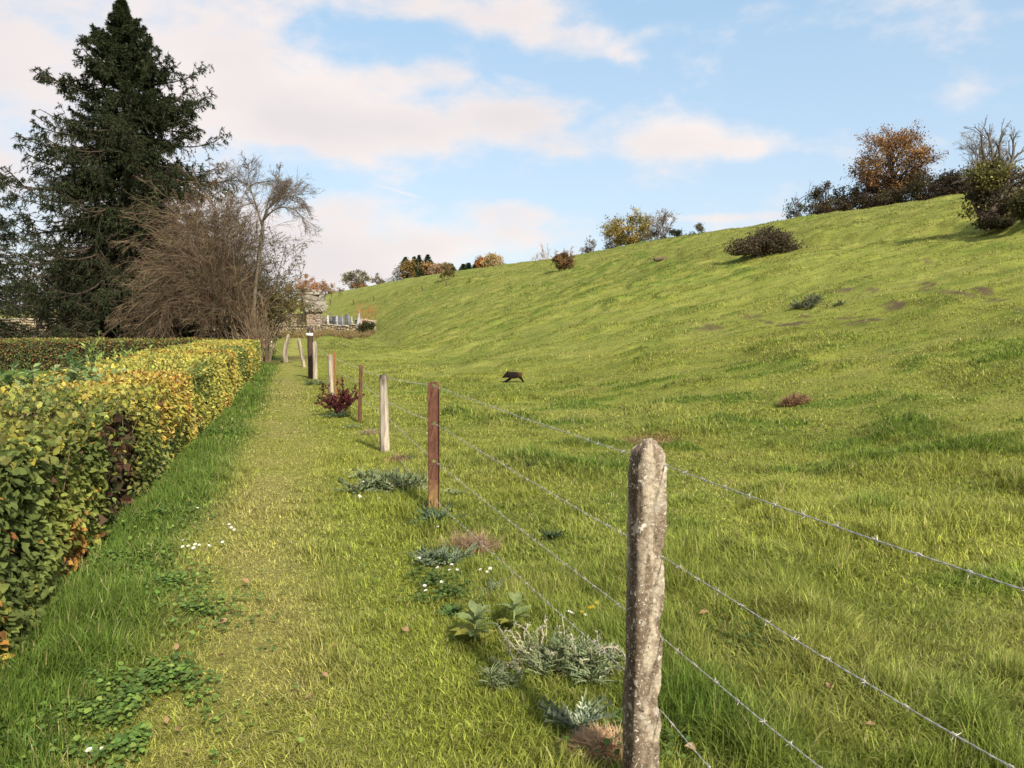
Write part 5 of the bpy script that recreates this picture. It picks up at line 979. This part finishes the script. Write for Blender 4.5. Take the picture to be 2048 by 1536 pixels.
# ------------------------------------------------------------------ log, molehill, hay, clods
p = hit(1325, 523); m_ = math.hypot(p[0], p[1]) / F; t = stake(p + np.array([-.5, 0, .12]), 1.3, .10, (0, 0), 'fallen_log', 'short dark weathered log lying on the upper slope', (.14, .10, .07), 61, cat='log'); t.rotation_euler = (0, R(80), R(20))
def heap(px, py, wpx, h, label, cols, name, cat, n=900, L=.14, mat=None, dome=True, ht=None, lean=.6, asp=.07, group=None):
    p = hit(px, py); W_ = wpx * math.hypot(p[0], p[1]) / F / 2; KEEP.append((p[0], p[1], W_)); t = thing(name, label, cat, p, group)
    if dome:
        na, nr_ = 28, 9; g = Geo(); V = []
        for i in range(nr_):
            for j in range(na):
                a = j / na * 6.283; rr = W_ * (i / (nr_ - 1)) * (1 + .25 * (vnoise(np.array(math.cos(a) * 2 + px), np.array(math.sin(a) * 2), 3) - .5)); x = p[0] + math.cos(a) * rr; y = p[1] + math.sin(a) * rr * .8
                V.append([x, y, gz(x, y) - .02 + (h + .02) * (1 - (i / (nr_ - 1)) ** 2) * (.7 + .6 * float(vnoise(np.array(x * 9), np.array(y * 9), 7)))])
        f = [[i * na + j, (i + 1) * na + j, (i + 1) * na + (j + 1) % na, i * na + (j + 1) % na] for i in range(nr_ - 1) for j in range(na)]; g.add(V, f, np.array(cols[0]) * .75); g.build('mound', M_SOIL, t, smooth=True)
    g = Geo(); a = rng.uniform(0, 6.28, n); rr = W_ * np.sqrt(rng.uniform(0, 1, n)) * 1.05; X = p[0] + np.cos(a) * rr; Y = p[1] + np.sin(a) * rr * .8; Z = HT(X, Y) + h * np.clip(1 - (rr / W_) ** 2, 0, 1) * .9 * dome + .005
    D = unit(np.stack([rng.normal(0, 1, n), rng.normal(0, 1, n), rng.uniform(.0, 1 - lean, n) + .15], -1)); inst(g, np.array([[-.5, 0, 0], [.5, 0, 0], [.4, .55, .10], [-.4, .55, .10], [0, 1, .02]]), [np.array([[0, 1, 2, 3]]), np.array([[3, 2, 4]])], np.stack([X, Y, Z], -1), D, np.tile([0, 0, 1.], (n, 1)) + rdir(n) * .4, L * rng.uniform(.5, 1.3, n), L * asp * rng.uniform(.6, 1.4, n), pal(cols, [1] * len(cols), n)); g.build('straw', M_GRASS, t); return t
STR = [(.36, .22, .12), (.28, .165, .09), (.45, .31, .18)]
heap(1590, 808, 46, .07, 'small heap of reddish-brown dead grass alone in the pasture', STR, 'dead_grass_heap', 'dead grass', L=.16)
heap(1205, 1512, 120, .05, 'tan clump of cut straw at the foot of the concrete post', [(.62, .42, .25), (.50, .33, .19), (.68, .50, .31)], 'dead_grass_heap', 'dead grass', n=2200, L=.08, asp=.05)
heap(945, 1100, 90, .03, 'dry pinkish tuft of dead grass between the rusty and concrete posts', [(.40, .27, .17), (.34, .22, .14), (.46, .36, .2)], 'dead_grass_heap', 'dead grass', n=1100, L=.14, dome=False, lean=.2, asp=.035)
heap(797, 925, 46, .03, 'small tan dead grass patch at the foot of the bleached stake', STR, 'dead_grass_heap', 'dead grass', n=500, L=.1)
heap(740, 868, 34, .02, 'pale dry grass patch behind the bleached stake', [(.45, .36, .22)], 'dead_grass_heap', 'dead grass', n=500, L=.1, dome=False)
heap(1310, 888, 110, .03, 'brownish dead grass strip behind the top of the concrete post', [(.36, .24, .12), (.3, .22, .1)], 'dead_grass_heap', 'dead grass', n=600, L=.14, dome=False)

# ------------------------------------------------------------------ thistles and weeds
def thistle_leaf_template():
    V, Fq = [], []; K = 9
    for i in range(K):
        u = i / (K - 1); V.append([0, u, .05 * math.sin(u * 3) - .10 * u * u])
    f3 = []
    for i in range(K - 1):
        u = (i + .5) / (K - 1); wv = .5 * math.sin(min(1, u * 1.15 + .12) * math.pi) ** .7
        for s in (-1, 1):
            k = len(V); V.append([s * wv, u + .10, .09 * (1 if i % 2 else .2)]); V.append([s * wv * .38, u - .01, 0.02]); f3 += [[i, k, i + 1], [i, k + 1, k]]
    return np.array(V), np.array(f3)
TH_V, TH_F = thistle_leaf_template()
def rosette(px, py, wpx, label, cols, n=34, name='thistle', cat='thistle', spread=.35, rise=.55, off=1, asp=.30, tmpl=None, group=None, hgt=.0):
    p = hit(px, py); W_ = wpx * math.hypot(p[0], p[1]) / F / 2; KEEP.append((p[0], p[1], W_ * .6)); t = thing(name, label, cat, p, group); n2 = n * off; a = rng.uniform(0, 6.28, n2); cx = rng.uniform(-1, 1, (off, 2)) * W_ * (.62 if off > 1 else .05); ci = rng.integers(0, off, n2)
    X = p[0] + cx[ci, 0] + np.cos(a) * .01; Y = p[1] + cx[ci, 1] * .7 + np.sin(a) * .01; D = unit(np.stack([np.cos(a), np.sin(a), rng.uniform(.1, rise + .5, n2)], -1)); L = W_ * (1.0 if off == 1 else .5) * rng.uniform(.55, 1.1, n2)
    g = Geo(); N = unit(np.array([0, 0, 1.]) + rdir(n2) * .45 - D * .2); P = np.stack([X, Y, HT(X, Y) + .018 + hgt * rng.uniform(0, 1, n2)], -1); C = pal(cols, [1] * len(cols), n2)
    if tmpl == 'leaf': leaves(g, P, D, N, L, asp, C, 'leaf')
    else: inst(g, TH_V, [TH_F], P, D, N, L, L * asp, C)
    g.build('leaves', M_THISTLE, t)
    # midribs
    g = Geo(); mid_ = P + D * (L * .5)[:, None] + np.array([0, 0, .004]); e_ = P + D * (L * .95)[:, None]; tubes(g, np.stack([P, mid_, e_], 1) + np.array([0, 0, .002]), np.tile([[.0022, .0016, .0006]], (n2, 1)) * (W_ / .2) ** .5, 3, np.array(cols[0]) * 1.6); g.build('midribs', M_THISTLE, t); return t
BG = [(.27, .31, .20), (.19, .24, .14), (.36, .39, .27)]; GG = [(.24, .28, .14), (.17, .21, .10), (.31, .34, .19)]
rosette(1150, 1462, 165, 'blue-grey spiky thistle rosette just left of the concrete post foot', BG, 40, rise=.5)
rosette(1150, 1350, 230, 'grey-green thistle leaves beneath the withered white thistle', GG, 15, off=14, hgt=.05, rise=.5)
rosette(1010, 1385, 120, 'grey-green thistle leaves left of the withered white thistle', GG, 14, off=6, hgt=.07, rise=.8)
rosette(890, 1128, 160, 'grey-green thistle patch with daisies between the two nearest posts', [(.22, .27, .17), (.16, .21, .11)], 14, off=12)
rosette(992, 1190, 70, 'small grey-green thistle right of the daisy clump', [(.24, .27, .16), (.18, .21, .12)], 24)
rosette(870, 1048, 110, 'dark green thistle at the foot of the wide rusty post', [(.09, .14, .07), (.13, .18, .10)], 30)
rosette(770, 985, 175, 'broad grey-green thistle mat left of the wide rusty post', GG, 18, off=16)
rosette(745, 960, 110, 'grey-green thistle growth at the back of the broad thistle mat', GG, 16, off=8)
rosette(905, 990, 60, 'small grey-green thistle right behind the wide rusty post', GG, 18, off=3)
rosette(822, 922, 60, 'dark green weed right of the bleached stake foot', [(.10, .14, .08), (.07, .11, .06)], 18, off=4)
rosette(700, 858, 46, 'grey thistle patch left of the narrow rusty post', GG, 12, off=4)
rosette(628, 770, 55, 'low green weeds at the foot of the sign post', [(.14, .19, .09), (.2, .23, .1)], 12, off=6)
rosette(1100, 1082, 64, 'dark thistle clump in the pasture beyond the second wire', [(.055, .085, .04)], 26)
rosette(1062, 936, 40, 'dark flat weed with a pale leaf in the pasture', [(.08, .12, .05), (.3, .32, .22)], 14)
rosette(1620, 612, 74, 'greyish thistle clump among the bare soil patches on the slope', [(.14, .16, .09), (.2, .2, .13)], 16, off=12, rise=1.2)
rosette(1672, 612, 50, 'small greyish thistle right of the thistle clump on the slope', [(.15, .18, .09)], 10, off=6, rise=1.2)
# withered white thistle: curled stems and dry leaves
def withered(px, py, wpx, label, n=26):
    p = hit(px, py); W_ = wpx * math.hypot(p[0], p[1]) / F / 2; t = thing('withered_thistle', label, 'thistle', p); a = rng.uniform(0, 6.28, n); Q = np.empty((n, 7, 3)); Q[:, 0] = p + np.stack([np.cos(a), np.sin(a) * .7, 0 * a], -1) * W_ * rng.uniform(.1, .9, (n, 1)); Q[:, 0, 2] = HT(Q[:, 0, 0], Q[:, 0, 1]); d = unit(rng.normal(size=(n, 3)) * .7 + np.array([0, 0, .7]))
    L = rng.uniform(.10, .26, n)
    for k in range(1, 7): d = unit(d + rng.normal(size=(n, 3)) * .32 - np.array([0, 0, .10])); Q[:, k] = Q[:, k - 1] + d * (L / 6)[:, None]; Q[:, k, 2] = np.maximum(Q[:, k, 2], HT(Q[:, k, 0], Q[:, k, 1]) + .01)
    g = Geo(); tubes(g, Q, np.tile(np.linspace(.004, .002, 7)[None], (n, 1)), 4, pal([(.42, .38, .28), (.36, .34, .22)], [1, 1], n)); g.build('stems', M_TWIG, t)
    P, T, _ = ptsalong(Q, 60); m = len(P); g = Geo(); inst(g, SM_V, [SM_F3], P, unit(T * .3 + rdir(m)), rdir(m), rng.uniform(.008, .026, m), rng.uniform(.003, .008, m), pal([(.42, .39, .29), (.36, .36, .22), (.26, .31, .14), (.55, .51, .42)], [2, 2, 3, .8], m)); g.build('dry_leaves', M_THISTLE, t)
withered(1105, 1318, 190, 'withered whitish thistle tangle in the foreground by the wire', 70)
withered(1190, 1335, 110, 'dry pale thistle stems against the left side of the concrete post', 36)
withered(1020, 1335, 90, 'curled pale thistle stalk left of the whitish tangle', 12)
# pale broadleaf plants (foxglove like)
def broad(px, py, hgt, wpx, label, n=18):
    p = hit(px, py); W_ = wpx * math.hypot(p[0], p[1]) / F / 2; t = thing('broadleaf_weed', label, 'weed', p); g = Geo(); K = 5; st_ = np.array([[p + np.array([0, 0, hgt * k / 4]) for k in range(K)]]); tubes(g, st_, np.linspace(.006, .003, K)[None], 5, (.28, .32, .12)); g.build('stem', M_TWIG, t)
    u = np.linspace(0, 1, n); a = u * 14.5; D = unit(np.stack([np.cos(a), np.sin(a), .15 + .5 * u], -1)); P = p + np.stack([0 * u, 0 * u, hgt * u ** .8], -1); L = W_ * (1.15 - .5 * u) * rng.uniform(.8, 1.1, n); g = Geo()
    C = np.array([(.20, .26, .08)] * n) + (u[:, None] ** 1.5) * np.array([.06, .05, .05]); C[u < .3] = np.array([.32, .31, .06]); leaves(g, P, D, np.tile([0, 0, 1.], (n, 1)) + rdir(n) * .15, L, .5, C * rng.uniform(.85, 1.15, (n, 1)), 'leaf'); g.build('leaves', M_LEAF, t)
broad(950, 1290, .16, 110, 'pale green broad-leaved weed with yellowing lower leaves', 20)
broad(1028, 1268, .17, 95, 'second pale broad-leaved weed, nearer the lowest wire', 16)
rosette(892, 1235, 80, 'dark clover-like weed behind the pale broad-leaved weed', [(.06, .10, .03), (.09, .14, .04)], 24, name='weed', cat='weed', off=3, tmpl='leaf', asp=.6)
rosette(1068, 1352, 40, 'small bright green lobed plant inside the whitish thistle tangle', [(.24, .32, .06)], 9, name='weed', cat='weed', tmpl='leaf', asp=.9, rise=1.)
# red shrub
p = hit(680, 832); t = thing('barberry_shrub', 'small dark red shrub arching beside the wire fence', 'shrub', p); n = 26; a = np.linspace(0, 6.28, n); sp_2 = rng.uniform(.25, 1.05, n); d = unit(np.stack([np.cos(a) * sp_2, np.sin(a) * sp_2, np.ones(n)], -1)); Q = np.empty((n, 7, 3)); Q[:, 0] = p; L = rng.uniform(.36, .66, n)
for k in range(1, 7): d = unit(d + rng.normal(size=(n, 3)) * .08 + np.array([0, 0, -.05])); Q[:, k] = Q[:, k - 1] + d * (L / 6)[:, None]
g = Geo(); RR = np.tile(np.linspace(.006, .002, 7)[None], (n, 1)); tubes(g, Q, RR, 4, (.12, .06, .05)); B1, b1 = grow(Q, RR, 5, .3, .6, K=4, t0=.3, rf=.7); tubes(g, B1, b1, 3, (.12, .05, .05)); g.build('branches', M_TWIG, t)
S_, T_, _ = ptsalong(Q, 70); S2, T2, _ = ptsalong(B1, 22); P = np.vstack([S_, S2]); T_ = np.vstack([T_, T2]); m = len(P); g = Geo(); leaves(g, P, unit(T_ * .5 + rdir(m)), rdir(m), rng.uniform(.02, .042, m), .6, pal([(.10, .022, .028), (.16, .04, .04), (.065, .018, .022)], [3, 2, 2], m), 'small'); g.build('foliage', M_CROWN, t)
rosette(680, 836, 60, 'low dark weeds under the red shrub', [(.08, .12, .06), (.14, .18, .1)], 12, name='weed', cat='weed', off=6)

# ground cover leaves
n = 4200; g = Geo()
cl = [(120, 1420, .35), (60, 1480, .30), (200, 1470, .30), (330, 1370, .25), (250, 1120, .3), (320, 1040, .35), (200, 1220, .3), (390, 1240, .22), (280, 1500, .25), (60, 1400, .3), (420, 870, .4), (370, 960, .3), (860, 1170, .3), (900, 1200, .25), (1290, 1500, .2), (330, 1180, .25), (1500, 1300, .3), (1420, 1420, .2)]
for (px, py, rr) in cl:
    p = hit(px, py); m = 900 if px < 500 else 420; a = rng.uniform(0, 6.28, m); q = rr * 1.7 * np.abs(rng.normal(0, .5, m)); X = p[0] + np.cos(a) * q; Y = p[1] + np.sin(a) * q; k = vnoise(X * 7, Y * 7, 12) > .35; X, Y = X[k], Y[k]; m = len(X); P = np.stack([X, Y, HT(X, Y) + rng.uniform(.015, .085, m)], -1)
    base_c = [(.17, .27, .06), (.23, .33, .07), (.12, .20, .05)] if px < 500 else [(.14, .20, .05), (.10, .16, .04)]
    leaves(g, P, unit(np.stack([rng.normal(size=m), rng.normal(size=m), rng.uniform(-.2, .4, m)], -1)), np.tile([0, 0, 1.], (m, 1)) + rdir(m) * .5, rng.uniform(.012, .034, m), .85, pal(base_c, [1] * len(base_c), m), 'leaf')
tag(g.build('ground_cover', M_LEAF), 'low round-leaved weeds spreading under the hedge and between the grasses', 'weeds', kind='stuff')

# daisies: one built, the rest copied
def daisy_proto(col, centre):
    t = thing('daisy', 'x', 'daisy', (0, 0, 0)); g = Geo(); tubes(g, np.array([[(0, 0, 0), (.002, 0, .03), (0, 0, .055)]]), np.array([[.0012, .001, .001]]), 4, (.14, .2, .05)); g.build('stem', M_TWIG, t)
    n = 14; a = np.arange(n) * 2 * np.pi / n; g = Geo(); D = np.stack([np.cos(a), np.sin(a), 0 * a + .25], -1); leaves(g, np.tile([0, 0, .056], (n, 1)), D, np.tile([0, 0, 1.], (n, 1)), .011, .42, np.array(col), 'leaf'); g.build('petals', M_PETAL, t)
    g = Geo(); V = [(0, 0, .060)] + [(.0035 * math.cos(q), .0035 * math.sin(q), .057) for q in np.linspace(0, 6.283, 9)[:-1]]; g.add(V, [[0, i, i % 8 + 1] for i in range(1, 9)], centre); g.build('centre', M_PETAL, t); return t
def copytree(o):
    c = o.copy(); COL.objects.link(c)
    for ch in o.children: d_ = ch.copy(); COL.objects.link(d_); d_.parent = c
    return c
dz = [(('daisy beside the spiky patch between the two nearest posts', 'daisies by the thistle patch'), [(889, 1117), (894, 1126), (885, 1150), (901, 1143), (902, 1153), (911, 1152), (966, 1154), (974, 1153), (982, 1152), (890, 1178), (834, 1133), (849, 1190), (857, 1197), (873, 1065)]),
      (('daisy on the grass below the hedge', 'daisies below the hedge'), [(375, 1092), (373, 1104), (379, 1106), (393, 1108), (395, 1101), (401, 1099), (410, 1100), (448, 1094), (395, 1026), (458, 1062), (463, 1063), (470, 1068)]),
      (('daisy in front of the broad thistle mat', 'daisies by the broad thistle mat'), [(722, 1000), (722, 1004), (764, 1005), (725, 974), (705, 945), (736, 949), (744, 977)]),
      (('daisy near the lowest wire by the concrete post', 'daisies near the concrete post'), [(1062, 1214), (1132, 1241), (1140, 1240), (1165, 1250), (1213, 1311), (1165, 1339)]),
      (('daisy at the lower left corner of the photo', 'daisies at the lower left corner'), [(184, 1526), (193, 1522), (190, 1529)])]
pr_ = daisy_proto((.80, .79, .76), (.75, .55, .08)); first = True
for (lab, grp), L_ in dz:
    for (px, py) in L_:
        o = pr_ if first else copytree(pr_); first = False; p = hit(px, py + 3); o.location = p; s_ = rng.uniform(1.0, 1.35); o.scale = (s_, s_, s_); o.rotation_euler = (rng.uniform(.2, .6), rng.normal(0, .2), rng.uniform(-.4, .4)); o['label'] = 'white ' + lab; o['group'] = grp
pr2 = daisy_proto((.75, .52, .03), (.6, .35, .03)); pr2.name = 'yellow_flower'; first = True
for (px, py) in [(1178, 1230), (1185, 1229), (1163, 1239), (1192, 1219)]:
    o = pr2 if first else copytree(pr2); first = False; o.location = hit(px, py + 3); o.scale = (1.2,) * 3; o.rotation_euler = (.5, 0, 0); o['label'] = 'small yellow flower in the grass left of the concrete post'; o['category'] = 'flower'; o['group'] = 'yellow flowers left of the concrete post'
# fallen leaves
g = Geo(); g.add(LEAF_V * [.040, .07, .2 * .5], LEAF_F4, (.44, .28, .15), LEAF_V[:, :2] + [.5, 0]); g.f.append(LEAF_F3); fl = g.build('fallen_leaf', M_LEAF)
first = True
for k, (px, py) in enumerate([(363, 1075), (371, 1155), (443, 1142), (458, 1255), (350, 1320), (358, 1335), (436, 1330), (320, 1425), (345, 1370), (360, 1478), (335, 1470), (368, 1524), (655, 1375), (665, 1310), (818, 1280), (988, 1495), (1072, 1218), (1088, 1241), (1392, 1530), (1398, 1250), (1370, 1200), (1660, 1395), (1660, 1405), (1750, 1480), (2040, 1310), (455, 1160), (412, 1205), (610, 1420), (500, 1180)]):
    o = fl if first else fl.copy()
    if not first: COL.objects.link(o)
    first = False; p = hit(px, py); o.location = p + np.array([0, 0, .045 if px < 1000 else .06]); s_ = rng.uniform(.45, .85); o.scale = (s_,) * 3; o.rotation_euler = (rng.normal(.3, .35), rng.normal(0, .4), rng.uniform(0, 6.28))
    if px > 1300: tag(o, 'brown fallen leaf in the pasture grass right of the concrete post', 'leaf', 'fallen leaves in the pasture')
    else: tag(o, 'brown fallen leaf on the grass of the lane', 'leaf', 'fallen leaves on the lane')

# ------------------------------------------------------------------ young wild boar running left
def boar():
    p = hit(1029, 766); m = math.hypot(p[0], p[1]) / F
    def q(x, y, dy=0.): return (( x - 1029) * m, dy, (766 - y) * m)
    # joints in photo pixels: x, y, depth, radius px
    J = dict(rump=(1042, 749.5, 0, 4.6), hip=(1038.5, 750, 0, 6.0), belly=(1032, 751, 0, 7.0), chest=(1024, 751.5, 0, 7.4), neck=(1018.5, 750.5, 0, 6.4), head=(1013.5, 750.5, 0, 5.0), face=(1009.5, 753.5, 0, 3.4), snout=(1005.8, 755.8, 0, 1.9), nose=(1004.6, 756.5, 0, 1.6),
             e1=(1014.5, 745.5, -.035, 1.5), e1b=(1015.5, 743.2, -.045, .8), e2=(1015.5, 745.5, .035, 1.5), e2b=(1017, 743, .045, .8),
             fs1=(1020, 756, -.045, 3.0), fk1=(1015, 760.5, -.05, 1.7), ff1=(1009, 763.8, -.05, 1.3), ft1=(1006.5, 766, -.05, 1.2), fs2=(1022, 757, .045, 2.8), fk2=(1018.5, 761.5, .05, 1.6), ff2=(1012.5, 764.5, .05, 1.2), ft2=(1010.5, 766.2, .05, 1.1),
             hs1=(1041.5, 754, -.045, 3.6), hk1=(1043, 757.5, -.05, 2.2), hh1=(1045, 760, -.05, 1.4), hf1=(1047, 764.5, -.05, 1.1), ht1=(1047.8, 766.2, -.05, 1.0), hs2=(1039.5, 755, .045, 3.4), hk2=(1041, 758, .05, 2.0), hh2=(1043.3, 760.5, .05, 1.3), hf2=(1045, 764, .05, 1.0), ht2=(1045.5, 766, .05, 1.0),
             ta=(1044, 746, 0, .8), tb=(1046.3, 742, 0, .55), tc_=(1046.8, 739, 0, .7))
    E = [('hip', 'rump'), ('hip', 'belly'), ('belly', 'chest'), ('chest', 'neck'), ('neck', 'head'), ('head', 'face'), ('face', 'snout'), ('snout', 'nose'), ('head', 'e1'), ('e1', 'e1b'), ('head', 'e2'), ('e2', 'e2b'), ('chest', 'fs1'), ('fs1', 'fk1'), ('fk1', 'ff1'), ('ff1', 'ft1'), ('chest', 'fs2'), ('fs2', 'fk2'), ('fk2', 'ff2'), ('ff2', 'ft2'),
         ('hip', 'hs1'), ('hs1', 'hk1'), ('hk1', 'hh1'), ('hh1', 'hf1'), ('hf1', 'ht1'), ('hip', 'hs2'), ('hs2', 'hk2'), ('hk2', 'hh2'), ('hh2', 'hf2'), ('hf2', 'ht2'), ('rump', 'ta'), ('ta', 'tb'), ('tb', 'tc_')]
    ks = list(J); me = bpy.data.meshes.new('wild_boar'); me.from_pydata([q(J[k][0], J[k][1], J[k][2]) for k in ks], [(ks.index(a), ks.index(b_)) for a, b_ in E], []); o = bpy.data.objects.new('wild_boar', me); COL.objects.link(o)
    sk = o.modifiers.new('skin', 'SKIN'); me.skin_vertices[0].data[ks.index('hip')].use_root = True
    for i, k in enumerate(ks): r_ = J[k][3] * m * .95; me.skin_vertices[0].data[i].radius = (r_, r_)
    ss_ = o.modifiers.new('sub', 'SUBSURF'); ss_.levels = 2; ss_.render_levels = 2; sk.use_smooth_shade = True
    mt, n_ = newmat('boar_coat'); nd = n_.nodes.new; L = n_.links.new; tcn = nd('ShaderNodeTexCoord'); sx = nd('ShaderNodeSeparateXYZ'); L(tcn.outputs['Object'], sx.inputs[0]); rp = nd('ShaderNodeMapRange'); L(sx.outputs[0], rp.inputs[0]); rp.inputs[1].default_value = .06; rp.inputs[2].default_value = .24; rz = nd('ShaderNodeMapRange'); L(sx.outputs[2], rz.inputs[0]); rz.inputs[1].default_value = .10; rz.inputs[2].default_value = .2
    mu = nd('ShaderNodeMath'); mu.operation = 'MULTIPLY'; L(rp.outputs[0], mu.inputs[0]); L(rz.outputs[0], mu.inputs[1]); mx = nd('ShaderNodeMix'); mx.data_type = 'RGBA'; L(mu.outputs[0], mx.inputs[0]); mx.inputs[6].default_value = (.013, .009, .009, 1); mx.inputs[7].default_value = (.11, .045, .02, 1)
    no = nd('ShaderNodeTexNoise'); no.inputs['Scale'].default_value = 45; L(tcn.outputs['Object'], no.inputs['Vector']); bp = nd('ShaderNodeBump'); bp.inputs['Strength'].default_value = .8; bp.inputs['Distance'].default_value = .01; L(no.outputs['Fac'], bp.inputs['Height']); pb = nd('ShaderNodeBsdfPrincipled'); pb.inputs['Roughness'].default_value = .9; pb.inputs['Specular IOR Level'].default_value = .1; L(mx.outputs[2], pb.inputs['Base Color']); L(bp.outputs[0], pb.inputs['Normal']); ou = nd('ShaderNodeOutputMaterial'); L(pb.outputs[0], ou.inputs[0])
    me.materials.append(mt); o.location = p + np.array([0, 0, .015]); tag(o, 'small dark brown wild boar galloping left across the pasture', 'wild boar')
p_ = hit(1029, 766); KEEP.append((p_[0], p_[1], .75)); boar()
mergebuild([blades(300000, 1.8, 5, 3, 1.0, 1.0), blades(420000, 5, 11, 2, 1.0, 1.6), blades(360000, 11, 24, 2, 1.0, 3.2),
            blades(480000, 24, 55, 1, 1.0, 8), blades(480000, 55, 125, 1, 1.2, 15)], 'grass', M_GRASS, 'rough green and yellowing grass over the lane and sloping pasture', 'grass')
for o in bpy.data.objects:
    if o.name.startswith('fallen_leaf'): pass
print('verts', sum(len(m.vertices) for m in bpy.data.meshes))
